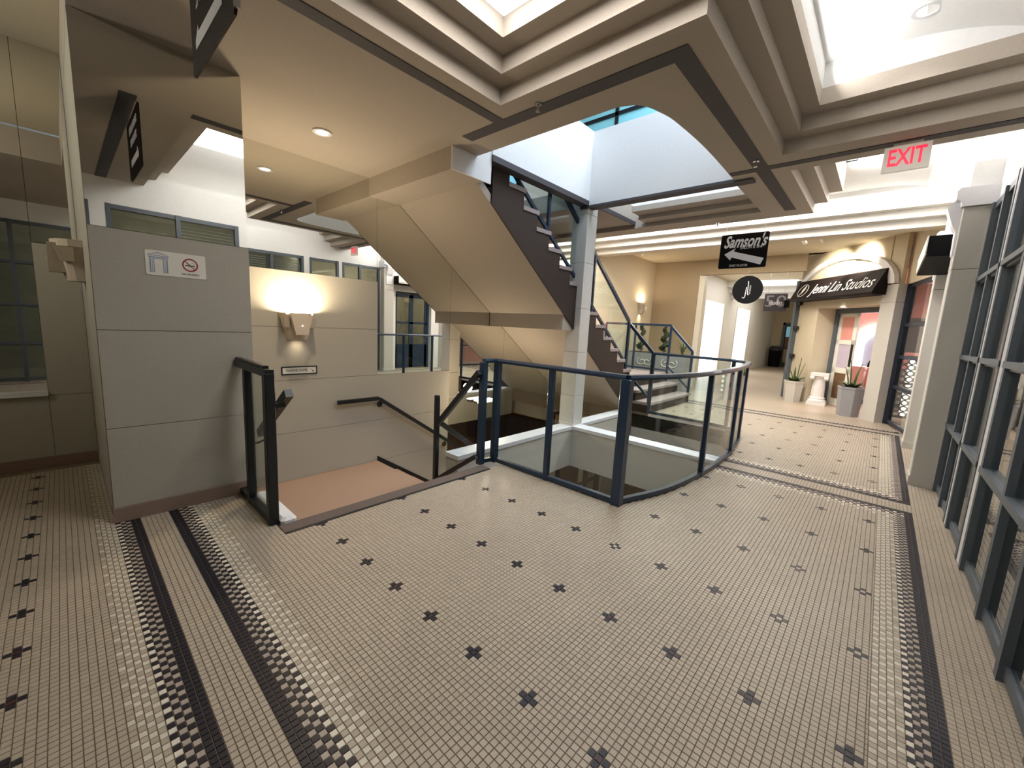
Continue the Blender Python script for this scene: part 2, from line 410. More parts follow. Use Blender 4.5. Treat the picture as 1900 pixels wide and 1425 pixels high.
# ================================================================== STRUCTURE: walls with stone panels
def panelled(name, label, pieces, axis, face, depth, mt=STUCCO, gap=.004, sgn=-1, backing=GROUT):
    """pieces: rectangles (a0,a1,z0,z1) on a wall face; each becomes a panel part proud of a backing."""
    bk = MB(); back = face-sgn*.012
    for a0, a1, z0, z1 in pieces:
        lo, hi = sorted((back, face-sgn*depth))
        bk.box(a0, a1, lo, hi, z0, z1) if axis == 'y' else bk.box(lo, hi, a0, a1, z0, z1)
    root = struct(bk.build(name, backing), label)
    for a0, a1, z0, z1 in pieces:
        lo, hi = sorted((back, face)); g = gap/2
        b = MB(); b.box(a0+g, a1-g, lo, hi, z0+g, z1-g) if axis == 'y' else b.box(lo, hi, a0+g, a1-g, z0+g, z1-g)
        b.build('panel', mt, root)
    return root
YP = 3.77
pier = panelled('wall_pier', 'grey stuccoed pier beside the washroom steps', [(.15, 1.03, .1, .665), (.15, 1.03, .665, 1.33), (.15, 1.03, 1.33, 1.985)], 'y', YP, .06)
MB().box(.151, 1.03, YP+.06, 5.6, 0, 3.6).build('core', STUCCO, pier)
B('baseboard_pier', BASEB, .145, .93, YP-.018, YP+.05, 0, .1)['kind'] = 'structure'
ws = panelled('wall_washroom', 'stuccoed wall with the washrooms sign', [(1.03, 4.07, -.47, .11), (1.03, 4.07, .11, .735), (1.03, 2.83, .735, 1.345), (1.03, 2.83, 1.345, 1.965), (2.83, 4.07, -1.6, -.47)], 'y', YM, .03)
wl = panelled('wall_left_bay', 'dark stuccoed wall left of the pier', [(-.125, .15, 0, .66), (-.125, .15, .66, 1.985), (-3, -.125, 0, .66)], 'y', 5.47, .05)
B('baseboard_left', BASEB, -3, .15, 5.45, 5.47, 0, .1)['kind'] = 'structure'
B('trim_1', LEDGE, -3, -.125, 5.44, 5.52, .66, .70)['kind'] = 'structure'

# ---- mirrors
def mirror(name, label, pieces, y):
    t = thing(name, (pieces[0][0], y, pieces[0][2]), label, 'mirror')
    for a0, a1, z0, z1 in pieces:
        B('mirror_panel', MIRROR, a0+.0015, a1-.0015, y, y+.008, z0, z1, t)
    return t
mirror('wall_mirror', 'tall mirror above the sconce wall under the rising stairs', [(1.03, 2.83, 1.965, ZC), (2.83, 4.07, .735, ZC), (4.07, 5.31, -1.6, ZC), (5.31, 6.55, -1.6, ZC), (6.55, 7.2, -1.6, ZC)], YM+.02)
mirror('wall_mirror', 'mirror on the pier above the no smoking plate', [(.15, 1.03, 1.99, ZC)], YP+.03)
mirror('wall_mirror', 'mirror above the dark wall at far left', [(-.125, .15, 1.99, 3.57), (-1.4, -.125, .7, 3.57), (-3, -1.4, .7, 3.57)], 5.49)
bw = MB(); bw.box(.9, 7.3, YM+.032, YM+.2, -3.2, 6.4); bw.box(-3, .16, 5.53, 5.7, -.3, 3.8)
struct(bw.build('wall_north', PLASTER), 'back wall behind the mirrors')
B('wall_west', STUCCO, -3.2, -3, -.7, 5.6, -.3, 4.5)['kind'] = 'structure'

# ================================================================== STRUCTURE: ceiling
TOP = 3.55
XL = .95
c = MB()
def cs(x0, x1, y0, y1, z=ZC, t=TOP): c.box(x0, x1, y0, y1, z, t)
cs(.15, 2.72, 2.51, YM+.03); cs(-3, .15, 2.51, 2.9); cs(2.48, 3.05, .95, 2.51); cs(2.72, 3.05, 2.51, 3.39)
cv = catmull([(3.05, 1.78), (3.13, 1.63), (3.33, 1.55), (3.56, 1.51), (4.2, 1.475), (5.2, 1.48)], 6)
c.loft([[(3.05, .95, z)]+[(p.x, p.y, z) for p in cv]+[(5.2, .95, z)] for z in (ZC, TOP)], True)
cs(5.2, 7.05, .95, 1.5); cs(6.65, 6.7, 1.5, 3.38, ZC, 3.4); cs(6.7, 7.05, 1.5, YM+.03); cs(5.33, 6.7, 3.38, YM+.03, 3.29)
cs(4.72, 5.19, YS, .95); cs(-3, XL, YS, 2.51)
ceil = struct(c.build('ceiling', PLASTER), 'taupe plaster ceiling with openings')
cl = MB(); cl.box(-3, .15, 2.9, 5.5, 3.57, 3.7)
struct(cl.build('ceiling_left_bay', CREAM), 'cream ceiling of the left bay')
cf = MB(); cm_ = MB()
for k, z in ((1, 3.34), (2, 3.46)):
    a, b = .14*(k-1), .14*k; t = z+.13
    cf.box(XL+a, 2.48-b, 2.51-b, 2.51-a, z, t); cf.box(XL+a, XL+b, YS, 2.51-b, z, t); cf.box(2.48-b, 2.48-a, .95-b, 2.51-a, z, t); cf.box(2.48-a, 4.72-b, .95-b, .95-a, z, t); cf.box(4.72-b, 4.72-a, YS, .95-a, z, t)
    cf.box(5.19+a, 5.19+b, YS, .95-a, z, t); cf.box(5.19+b, 7.05, .95-b, .95-a, z, t)
    cm_.box(8.6-b, 8.6-a, YS, 5.4, z, t)
    cf.box(6.65-b*1.8, 6.65-a*1.8, 1.5, 3.2, ZC+.06*k, ZC+.06*k+.08)
struct(cf.build('trim_2', PLASTER), 'stepped plaster mouldings around the ceiling coves')
cm_.box(8.6, 8.7, YS, 5.6, ZC, 3.5)
struct(cm_.build('trim_28', PALE), 'white stepped moulding beyond the light slot')
cw = MB()   # white wells above the mouldings
VZ = 3.78
cw.box(XL, 2.2, 2.23, 2.5, 3.59, VZ+.05); cw.box(XL, XL+.28, YS, 2.23, 3.59, VZ+.05); cw.box(2.2, 2.47, .67, 2.5, 3.59, VZ+.05); cw.box(2.47, 4.44, .67, .94, 3.59, VZ+.05); cw.box(4.44, 5.47, YS, .94, 3.59, VZ+.05); cw.box(5.47, 7.05, .67, .94, 3.59, VZ+.05)
cw.box(6.93, 7.05, .94, 5.4, 3.56, VZ+.05); cw.box(8.32, 8.6, YS, 5.4, 3.59, VZ+.05)
cw.box(XL, 2.3, .55, 2.5, VZ, VZ+.05); cw.box(6.9, 8.6, .55, 5.4, VZ, VZ+.05); cw.box(2.2, 6.95, .55, .8, VZ, VZ+.05)
vp = [(-.66, 3.28), (-.63, 3.40), (-.55, 3.52), (-.42, 3.62), (-.22, 3.70), (.0, 3.75), (.25, 3.775), (.6, 3.782)]
vp = [(p.x, p.y) for p in catmull(vp, 4)]
for (ya, za), (yb2, zb) in zip(vp, vp[1:]):
    cw.hexa([(XL, ya, za), (8.6, ya, za), (8.6, yb2, zb), (XL, yb2, zb), (XL, ya-.03, za+.05), (8.6, ya-.03, za+.05), (8.6, yb2-.03, zb+.05), (XL, yb2-.03, zb+.05)])
struct(cw.build('ceiling_vault', WHITE), 'white vaulted light coves over the concourse')
B('skylight', SKYGLOW, XL+.28, 2.2, .67, 2.23, 3.592, 3.61)
tag(bpy.data.objects['skylight'], 'glowing white skylight panel above the stepped ceiling corner', 'skylight')
tn = 3
for x0, x1, y0, y1, lab in ((.93, 2.65, 2.645, 2.745, 'before the washroom steps'), (.45, .56, YS, 2.745, 'above the left floor bands'), (2.65, 2.775, 1.11, 3.17, 'beside the court opening'), (2.775, 6.72, 1.11, 1.235, 'along the concourse'), (4.93, 5.03, YS, 1.11, 'above the exit sign'), (4.93, 5.03, 1.235, 1.47, 'short piece by the court')):
    struct(B('trim_%d' % tn, STRIP, x0, x1, y0, y1, ZC-.006, ZC+.01), 'dark inlaid ceiling strip '+lab); tn += 1
# court upstand walls (white) with dark bottom trims
wu = MB(); wu.box(3.26, 5.2, 3.38, 3.5, 3.3, 4.22); struct(wu.build('wall_court_north', WHITE), 'white upstand wall of the upper court')
wu = MB(); wu.box(5.2, 5.32, 1.44, 3.5, 3.235, 4.22); struct(wu.build('wall_court_east', WHITE), 'white upstand wall of the upper court, far side')
struct(B('trim_%d' % tn, STRIP, 3.26, 5.2, 3.375, 3.51, 3.235, 3.3)); tn += 1
struct(B('trim_%d' % tn, STRIP, 5.18, 5.33, 1.3, 3.51, 3.2, 3.235)); tn += 1
struct(B('trim_%d' % tn, STRIP, 5.46, 6.7, 3.365, 3.385, 3.26, 3.32)); tn += 1
# upper storey
us = MB(); us.box(2.72, 3.26, 3.395, 3.41, 3.0, 3.56); us.box(2.9, 2.96, .9, 3.4, 3.55, 4.36); us.box(3.0, 5.3, 1.38, 1.46, 3.55, 3.7)
us.box(5.33, 6.9, 3.39, 3.5, 3.3, 4.2); us.box(6.72, 6.9, 1.4, 3.5, 3.56, 4.3)
struct(us.build('wall_upper_parapet', WHITE), 'white edge of the upper floor')
uw = MB(); uw.box(-1, 8, -.6, -.5, 4.4, 6.4); uw.box(8, 8.1, -.6, 7, 4.45, 6.4); uw.box(-1.1, -1, -.6, 7, 4.45, 6.4); uw.box(-1, 8, 6.9, 7, 3.3, 6.4); uw.box(-1.1, 8.1, -.6, 7, 6.4, 6.5)
struct(uw.build('wall_upper', WHITE), 'white walls of the upper storey')
def glazing(name, label, x, y0, y1, z0, z1, nx, nz, axis='x'):
    t = thing(name, (x, y0, z0) if axis == 'x' else (y0, x, z0), label, 'window')
    f = MB(); mk = (lambda a, b, c_, d, e, g: f.box(e, g, a, b, c_, d)) if axis == 'x' else (lambda a, b, c_, d, e, g: f.box(a, b, e, g, c_, d))
    for i in range(nx+1): yy = y0+(y1-y0)*i/nx; mk(yy-.03, yy+.03, z0, z1, x-.04, x+.04)
    for k in range(nz+1): zz = z0+(z1-z0)*k/nz; mk(y0, y1, zz-.03, zz+.03, x-.04, x+.04)
    f.build('frame', BLACKSTEEL, t)
    for i in range(nx):
        for k in range(nz):
            a, b = y0+(y1-y0)*i/nx+.03, y0+(y1-y0)*(i+1)/nx-.03; p, q = z0+(z1-z0)*k/nz+.03, z0+(z1-z0)*(k+1)/nz-.03
            (B('pane', TEAL, x-.01, x+.01, a, b, p, q, t) if axis == 'x' else B('pane', TEAL, a, b, x-.01, x+.01, p, q, t))
    return t
glazing('upper_glazing', 'teal glazed upper storey window seen through the court opening', 6.95, 1.2, 5.0, 4.3, 6.3, 4, 2)
glazing('upper_glazing', 'teal panes standing in for the mirror reflection at the head of the rising stairs', YM-.02, 3.0, 5.4, 3.6, 5.6, 3, 3, 'y')  # added glowing panes in place of the upper storey reflected in the mirror
# beam and slab end at the head of the stairs
struct(MB().box(2.72, 3.15, 3.41, YM+.02, 3.0, ZC+.3).build('ceiling_beam', PLASTER), 'dropped beam at the stair head')
# cornice beyond the slot, ceiling and walls of the far hall
fh = MB(); fh.box(8.6, 12.2, -.7, 5.6, 3.52, 3.7); fh.box(8.7, 8.9, -.7, 5.6, ZC, 3.7); fh.box(12.0, 27, 1.0, 5.6, 3.52, 3.7)
struct(fh.build('ceiling_far', CREAM), 'warm ceiling of the far hall')
struct(B('wall_north_far', CREAM, 7.3, 12.0, 5.3, 5.45, 0, 3.6), 'cream wall with a small lit sconce')
tw = MB(); tw.box(12.0, 12.15, 3.97, 5.45, 0, 3.52); tw.box(12.0, 12.15, 1.6, 3.97, 3.12, 3.52)
struct(tw.build('wall_far_opening', TAN), 'tan wall around the opening to the passage')

# ---- passage beyond: left wall with two daylit openings, end wall, cross beams
pw = MB(); YL = 4.6
for x0, x1, z0, z1 in ((12.15, 14.5, 0, 3.6), (16.95, 18.55, 0, 3.6), (20.95, 27, 0, 3.6), (14.5, 16.95, 2.66, 3.6), (18.55, 20.95, 2.66, 3.6)): pw.box(x0, x1, YL, YL+.2, z0, z1)
struct(pw.build('wall_passage', WHITE), 'white wall of the passage')
struct(B('wall_passage_end', CREAM, 26.2, 26.4, 1.0, 5.6, 0, 3.6), 'beige end wall of the passage')
struct(B('wall_passage_right', CREAM, 13.6, 27, 1.3, 1.4, 0, 3.6), 'right wall of the passage')
for k, (x0, x1, lb) in enumerate(((14.5, 16.95, 'first'), (18.55, 20.95, 'second'))):
    wroot = struct(B('window_%d' % (k+1), WHITE, x0, x1, YL+.17, YL+.2, 0, .05), 'tall bright window, the %s along the passage' % lb)
    B('pane', WINGLOW, x0, x1, YL+.1, YL+.12, .05, 2.66, wroot)
    fb = MB(); fb.box(x0, x0+.08, YL-.02, YL+.1, 0, 2.66); fb.box(x1-.25, x1, YL-.02, YL+.1, 0, 2.7); fb.build('window_frame', SIGNW, wroot)
pb = MB(); pb.box(16.8, 17.1, 1.3, YL, 3.3, 3.52); pb.box(17.1, 17.4, 1.3, YL, 3.12, 3.52); pb.box(17.4, 17.9, 1.3, YL, 2.95, 3.52)
struct(pb.build('ceiling_beam_passage', WHITE), 'stepped white beam across the passage')
jb = MB(); jb.box(11.98, 12.2, 3.86, 4.0, 0, 3.1); struct(jb.build('trim_20', SIGNW), 'pale jamb of the passage opening')

# ================================================================== up stairs
N0X, RUN, RISE, Z1 = 7.18, .272, .197, .782
st = thing('staircase', (7.2, 3.5, 0), 'straight dark carpeted staircase rising above the mirror wall to the second floor', 'staircase')
YA, YB = 3.5, YM
NS = 14
for i in range(NS):
    x, z = N0X-RUN*i, Z1+RISE*i
    B('tread', TREAD, x-RUN-.01, x+.03, YA-.03, YB, z-.05, z, st)
    B('riser', RISER, x-.012, x, YA, YB, z-RISE, z-.05, st)
saw = [(7.18, .585)]
for i in range(NS):
    x, z = N0X-RUN*i, Z1+RISE*i-.05
    saw += [(x-.002, z), (x-RUN, z)]
soff = lambda x: 1.683-.745*(x-4.925)
saw += [(3.36, 3.5), (3.14, 3.5), (3.14, 3.02)]
pts = saw+[(4.925, soff(4.925)), (7.18, soff(7.18))]
# near stringer: strips between the saw line and the soffit line
sg = MB()
for i in range(NS):
    x, z = N0X-RUN*i, Z1+RISE*i-.05
    xa, xb = x-RUN, x
    sg.hexa([(xa, YA-.02, soff(xa)+.0), (xb, YA-.02, soff(xb)), (xb, YA, soff(xb)), (xa, YA, soff(xa)), (xa, YA-.02, z), (xb, YA-.02, z), (xb, YA, z), (xa, YA, z)])
sg.build('stringer', RISER, st)
MB().prism([(3.13, 3.02), (4.925, soff(4.925)), (7.3, soff(7.3)), (7.3, soff(7.3)+.1), (3.13, 3.12)], 'y', YA-.001, YB+.015).build('soffit', PLASTER, st)
B('cross_beam', PLASTER, 4.925, 5.235, YA, YB+.012, 1.458, 1.70, st)
# lower steps and landing
lt = thing('stair_landing', (8.25, 3.05, 0), 'three broad carpeted steps and landing at the foot of the rising stairs', 'steps')
B('landing', TREAD, 7.2, 9.32, 3.6, 5.3, .535, .585, lt); B('landing_base', RISER, 7.22, 9.3, 3.62, 5.29, 0, .535, lt)
for k, (ya, z) in enumerate(((3.06, .195), (3.33, .39))):
    B('tread', TREAD, 7.18, 9.34, ya-.03, 3.61, z-.045, z, lt); B('riser', RISER, 7.2, 9.32, ya, 3.61, z-.195, z-.045, lt)
B('riser', RISER, 7.2, 9.32, 3.6, 3.62, .39, .535, lt)

# ---- railings
TOPR = [(-.035, -.022), (.035, -.022), (.04, 0), (.03, .02), (-.03, .02), (-.04, 0)]
def post(parent, x, y, z0, z1, s=.026, mt=NAVY): return MB().bbox(x-s, x+s, y-s, y+s, z0, z1, .005).build('post', mt, parent)
def pane(parent, path, z0f, z1f, name='glass_pane', mt=GLASS, th=.005):
    b = MB(); rings = []
    P = [Vector((p[0], p[1])) for p in path]
    for i, p in enumerate(P):
        d = (P[min(i+1, len(P)-1)]-P[max(i-1, 0)]).normalized(); nrm = Vector((-d.y, d.x))*th
        z0, z1 = z0f(i), z1f(i)
        rings.append([(p.x-nrm.x, p.y-nrm.y, z0), (p.x+nrm.x, p.y+nrm.y, z0), (p.x+nrm.x, p.y+nrm.y, z1), (p.x-nrm.x, p.y-nrm.y, z1)])
    return b.loft(rings, True).build(name, mt, parent)
bal = thing('balustrade', (3.14, 1.53, 0), 'navy steel and glass balustrade with a bowed front around the floor opening', 'railing')
path = [(2.93, 3.04), (3.10, 3.0), (3.115, 2.29), (3.135, 1.53)]
rimn = [(p.x, p.y) for p in RIM]
full = path[:-1]+[(3.135, 1.53)]+rimn[1:]+[(7.2, 2.1), (7.2, 3.05)]
MB().sweep([(x, y, 1.115) for x, y in full[:4]], TOPR).build('top_rail', NAVY, bal)
MB().sweep([(x, y, 1.115) for x, y in full[3:]], TOPR).build('top_rail', NAVY, bal)
BR = [(-.022, -.022), (.022, -.022), (.022, .022), (-.022, .022)]
MB().sweep([(x, y, .03) for x, y in full[:4]], BR).build('bottom_rail', NAVY, bal)
MB().sweep([(x, y, .03) for x, y in full[3:]], BR).build('bottom_rail', NAVY, bal)
def idx(x): return min(range(3, len(full)-2), key=lambda i: abs(full[i][0]-x))
pi = [0, 1, 2, 3, idx(4.49), idx(5.7), idx(6.45), idx(7.17), len(full)-1]
for k, i in enumerate(pi): post(bal, full[i][0], full[i][1], 0, 1.1, .042 if k == 3 else (.034 if k < 2 else .026))
for a, b in zip(pi, pi[1:]):
    seg_ = full[a:b+1]
    if len(seg_) == 2: seg_ = [seg_[0], ((seg_[0][0]+seg_[1][0])/2, (seg_[0][1]+seg_[1][1])/2), seg_[1]]
    pane(bal, seg_, lambda i: .05, lambda i: 1.09)
# up-stair railings (near side of the flight)
def slope_rail(parent, p, q, h, mt=NAVY, w_=.045, ht=.05): return MB().bar((p[0], p[1], p[2]+h), (q[0], q[1], q[2]+h), w_, ht).build('handrail', mt, parent)
sr = thing('stair_railing', (7.12, 3.53, .585), 'navy railing with glass along the near side of the rising stairs', 'railing')
pz = lambda x: .73+(7.18-x)*RISE/RUN
ends = ((7.1, 3.545, pz(7.1)), (3.55, 3.545, pz(3.55)))
slope_rail(sr, ends[0], ends[1], .88)
MB().bar((7.1, 3.545, pz(7.1)+.1), (3.4, 3.545, pz(3.4)+.1), .035, .045).build('bottom_rail', NAVY, sr)
for x in (7.1, 5.75, 4.5, 3.55): post(sr, x, 3.545, pz(x)-.05, pz(x)+.88, .022)
xs_ = [7.08, 5.77, 4.52, 3.57]
for a, b in zip(xs_, xs_[1:]):
    pane(sr, [(a-.04, 3.545), ((a+b)/2, 3.545), (b, 3.545)], lambda i, a=a, b=b: pz([a, (a+b)/2, b][i])+.12, lambda i, a=a, b=b: pz([a, (a+b)/2, b][i])+.86)
def step_rail(x, label, back=None):
    t = thing('landing_railing', (x, 3.05, 0), label, 'railing')
    post(t, x, 3.08, 0, 1.12, .024); post(t, x, 3.6, .39, 1.66, .024)
    MB().bar((x, 3.08, 1.12), (x, 3.6, 1.64), .05, .05).build('handrail', NAVY, t); MB().bar((x, 3.08, .28), (x, 3.6, .74), .035, .04).build('bottom_rail', NAVY, t)
    pane(t, [(x, 3.1), (x, 3.35), (x, 3.58)], lambda i: .3+.23*i, lambda i: 1.1+.24*i)
    if back:
        MB().bar((x, 3.6, 1.665), (x, back, 1.665), .05, .05).build('top_rail', NAVY, t); MB().bar((x, 3.6, .64), (x, back, .64), .035, .04).build('bottom_rail', NAVY, t)
        for y in (4.45, back): post(t, x, y, .585, 1.65, .022)
        pane(t, [(x, 3.63), (x, 4.0), (x, 4.42)], lambda i: .66, lambda i: 1.64); pane(t, [(x, 4.48), (x, 4.9), (x, back-.03)], lambda i: .66, lambda i: 1.64)
    return t
step_rail(7.23, 'navy sloping rail on the left of the three steps to the landing')
step_rail(9.3, 'navy rail on the right of the landing steps, running back to the cream wall', 5.25)

# ================================================================== ledges around the opening, lower level
ld = MB(); ld.box(2.9, 7.2, 3.37, 3.6, -.05, 0); B('trim_25', PALE, 2.91, 7.2, 3.38, 3.59, -.63, -.05)['kind'] = 'structure'; struct(ld.build('trim_21', LEDGE), 'white ledge beside the descending stairs')  # fascias below the white ledges greyed, their shade put into the colour
ld = MB(); ld.box(5.18, 5.42, 1.27, 3.37, -.05, 0); B('trim_26', PALE, 5.19, 5.41, 1.27, 3.38, -.63, -.05)['kind'] = 'structure'; struct(ld.build('trim_22', LEDGE), 'white ledge across the floor opening')
ld = MB(); ld.box(7.19, 7.42, 1.66, 3.05, -.05, .012); B('trim_27', PALE, 7.2, 7.41, 1.66, 3.36, -.63, -.05)['kind'] = 'structure'; struct(ld.build('trim_23', LEDGE), 'white ledge at the far side of the floor opening')
fa = MB(); fa.box(3.05, 3.12, 1.5, 3.0, -.63, -.3); struct(fa.build('trim_24', PLASTER), 'slab edge of the floor opening')
lo = MB(); lo.box(1, 10, .2, YM+.05, -3.3, -3.1); struct(lo.build('floor_lower', mat('brown_carpet', (112, 92, 72), .95, var=.1, scale=200)), 'floor of the lower level')
lw = MB(); lw.box(1, 10, .2, .3, -3.1, -.35); lw.box(9.9, 10, .2, YM, -3.1, -.35); lw.box(.7, .8, .2, YM, -3.1, -.6); lw.box(7.0, 10, 4.9, 5.0, -3.1, -.35)
struct(lw.build('wall_lower', WOOD), 'brown walls of the lower level')
lc = MB(); lc.box(7.42, 10, .2, YM, -.66, -.31); lc.box(3.12, 7.42, .2, 1.2, -.66, -.31); lc.box(1, 3.1, .2, 2.9, -.66, -.31); lc.box(4.3, 7.2, 4.9, 5.0, -3.1, -1.6)
struct(lc.build('ceiling_lower', PLASTER), 'ceiling of the lower level')
for k, (x, wd, mt_) in enumerate(((7.93, .16, SIGNW), (8.36, .26, TAN), (8.95, .75, SIGNW))):
    t = thing('lower_door', (x+wd/2, 4.88, -3.1), ['narrow pale panel on the lower level wall seen through the floor opening', 'tan panel on the lower level wall seen through the floor opening', 'wide white door on the lower level wall seen through the floor opening'][k], 'panel' if k < 2 else 'door')
    for z0_, z1_ in ((-3.08, -2.2), (-2.1, -1.2)): B('door_panel', mt_, x, x+wd, 4.86, 4.89, z0_, z1_, t)
    B('frame', WOOD, x-.03, x+wd+.03, 4.875, 4.9, -3.1, -1.15, t)
# near steps down to the washroom landing, flight further down
dn = thing('descending_steps', (1.9, 2.97, -.16), 'carpeted steps going down to the washroom landing', 'steps')
B('landing', CARPET, .93, 2.83, 3.45, YM-.001, -.52, -.47, dn)
for k, ya in enumerate((2.98, 3.22)):
    B('tread', CARPET, .93, 2.86, ya, ya+.245, -.16*(k+1)-.2, -.157*(k+1), dn)
ns = MB(); ns.prism([(2.865, -.02), (2.99, -.03), (2.99, .006), (2.965, .014), (2.865, .006)], 'x', .93, 2.9)
ns.build('nosing', NOSING, dn)
B('nosing_edge', BLACKSTEEL, .93, 2.9, 2.845, 2.866, -.003, .004, dn)
kb = MB().bbox(.952, 1.06, 2.99, 3.62, -.3, .045, .02).build('kerb', LEDGE, dn)
fd = thing('descending_flight', (2.83, 4.2, -.47), 'carpeted flight leading down beside the washroom wall', 'staircase')
for i in range(12):
    B('tread', CARPET, 2.83+.28*i, 2.83+.28*(i+1)+.02, 3.6, YM-.001, -.47-.185*(i+1)-.12, -.47-.185*(i+1), fd)
MB().prism([(2.83, -.47), (2.83, -.40), (6.2, -.40-.66*3.37), (6.2, -.55-.66*3.37), (2.9, -.60)], 'y', YM-.022, YM-.001).build('skirting', BLACKSTEEL, fd)
MB().prism([(2.86, -.63), (3.1, -.63), (6.2, -2.62), (6.2, -2.95), (2.86, -.95)], 'y', 3.575, 3.599).build('stringer', STUCCO, fd)
# railing left of the washroom steps
wr = thing('glass_railing', (.92, 3.3, 0), 'short black framed glass railing against the grey pier', 'railing')
post(wr, .92, 3.53, 0, 1.09, .028, BLACKSTEEL); post(wr, .92, 3.06, 0, 1.09, .032, BLACKSTEEL)
MB().bar((.92, 3.76, 1.09), (.92, 3.03, 1.09), .055, .05).build('top_rail', BLACKSTEEL, wr); MB().bar((.92, 3.76, 1.125), (.92, 3.1, 1.125), .035, .022).build('cap_rail', BLACKSTEEL, wr)
MB().bar((.92, 3.76, .03), (.92, 3.03, .03), .05, .05).build('bottom_rail', BLACKSTEEL, wr)
pane(wr, [(.92, 3.5), (.92, 3.3), (.92, 3.09)], lambda i: .05, lambda i: 1.07)
hr = thing('handrail', (1.0, 3.0, .9), 'short sloping black handrail beside the short glass railing', 'handrail')
MB().bar((1.02, 2.98, .955), (1.02, 3.62, .53), .05, .06).build('grip', BLACKSTEEL, hr)
MB().tube([(1.02, 3.5, .58), (1.02, 3.52, .5), (.98, 3.53, .48), (.92, 3.53, .48)], .009).build('bracket', BLACKSTEEL, hr)
MB().bar((1.02, 3.06, .86), (.93, 3.06, .86), .02, .03).build('bracket', BLACKSTEEL, hr)
hw = thing('handrail', (2.25, 4.93, .43), 'black handrail on the washroom wall, level then sloping down', 'handrail')
MB().sweep([(2.25, 4.93, .425), (2.5, 4.93, .425), (2.80, 4.93, .425), (2.83, 4.93, .41), (5.4, 4.93, -1.31)], [(-.022, -.024), (.022, -.024), (.022, .024), (-.022, .024)]).build('grip', BLACKSTEEL, hw)
for x, z in ((2.85, .33), (4.0, -.45)): MB().lathe([(.0, 0), (.04, 0), (.04, .012), (0, .012)], 0, 0, 14).build('rosette', BLACKSTEEL, hw)
for o, (x, z) in zip([c_ for c_ in hw.children if c_.name.startswith('rosette')], ((2.86, .33), (4.0, -.45))):
    for v in o.data.vertices: a, b_, d_ = v.co+abs_loc(hw); v.co = Vector((x+a, YM-d_, z+b_))-abs_loc(hw)
# railing of the descending steps: post, sloping rails both ways
dr = thing('stair_railing', (2.83, 3.66, -.47), 'dark newel post with sloping rails where the washroom steps turn down', 'railing')
post(dr, 2.83, 3.68, -.47, .66, .026, BLACKSTEEL)
MB().bar((2.86, 3.03, 1.0), (2.83, 3.66, .33), .045, .055).build('handrail', BLACKSTEEL, dr); MB().bar((2.86, 3.03, .1), (2.83, 3.66, -.34), .04, .045).build('bottom_rail', BLACKSTEEL, dr)
pane(dr, [(2.86, 3.06), (2.85, 3.36), (2.84, 3.64)], lambda i: [.1, -.1, -.3][i], lambda i: [.95, .66, .36][i])
MB().bar((2.84, 3.68, .36), (5.6, 3.68, -1.66), .045, .055).build('handrail', BLACKSTEEL, dr)

# ================================================================== column at the opening
cm = thing('column', (5.33, 3.5, 0), 'square pale stone column rising from the white ledge to the court', 'column')
zs = [0, .471, 1.139, 1.791, 2.45, 3.132, 3.3]
B('core', GROUT, 5.215, 5.445, 3.395, 3.625, 0, 3.3, cm)
for a, b in zip(zs, zs[1:]): MB().bbox(5.2, 5.46, 3.38, 3.64, a+.002, b-.002, .004).build('block', PALE, cm)

# ================================================================== shop front on the right
def window_unit(n_, label, x0, x1, mull, z0=.0, z1=2.88, rails=(.70, 1.40, 2.15), y=YS, w_=.055, dep=.085):
    f = MB()
    for x in [x0+w_/2]+list(mull)+[x1-w_/2]: f.box(x-w_/2, x+w_/2, y-.02, y+dep-.02, z0, z1)
    for z in [z0+.05]+list(rails)+[z1-.03]: f.box(x0, x1, y-.01, y+dep-.04, z-.03, z+.03)
    for z in rails: f.box(x0, x1, y+dep-.04, y+dep-.015, z-.012, z+.03)
    root = struct(f.build('window_%d' % n_, SLATE), label)
    xs = [x0]+list(mull)+[x1]; zs_ = [z0+.05]+list(rails)+[z1-.03]
    for a, b in zip(xs, xs[1:]):
        for p, q in zip(zs_, zs_[1:]):
            B('pane', SHOPGLASS, a+w_/2, b-w_/2, y+.022, y+.03, p+.03, q-.03, root)
    return root
window_unit(3, 'slate framed shop window of two bays, nearest the camera side', .52, 2.10, [1.31])
window_unit(4, 'slate framed shop window of three bays, middle of the row', 2.22, 4.06, [2.8, 3.36])
window_unit(5, 'slate framed shop window of one bay', 4.19, 4.92, [])
window_unit(6, 'slate framed shop window beside the stone pilaster', 5.01, 6.08, [5.5])
window_unit(7, 'slate framed shop window behind the camera', -2.2, .36, [-1.3, -.5])
sw = MB()
for x0, x1 in ((-3, -2.2), (.36, .52), (2.10, 2.22), (4.06, 4.19), (4.92, 5.01), (6.06, 6.1)): sw.box(x0, x1, YS-.02, YS+.06, 0, 2.88)
sw.box(-3, 8.6, YS-.06, YS+.03, 2.86, 3.32)
struct(sw.build('wall_south', WHITE), 'white wall around the shop windows')
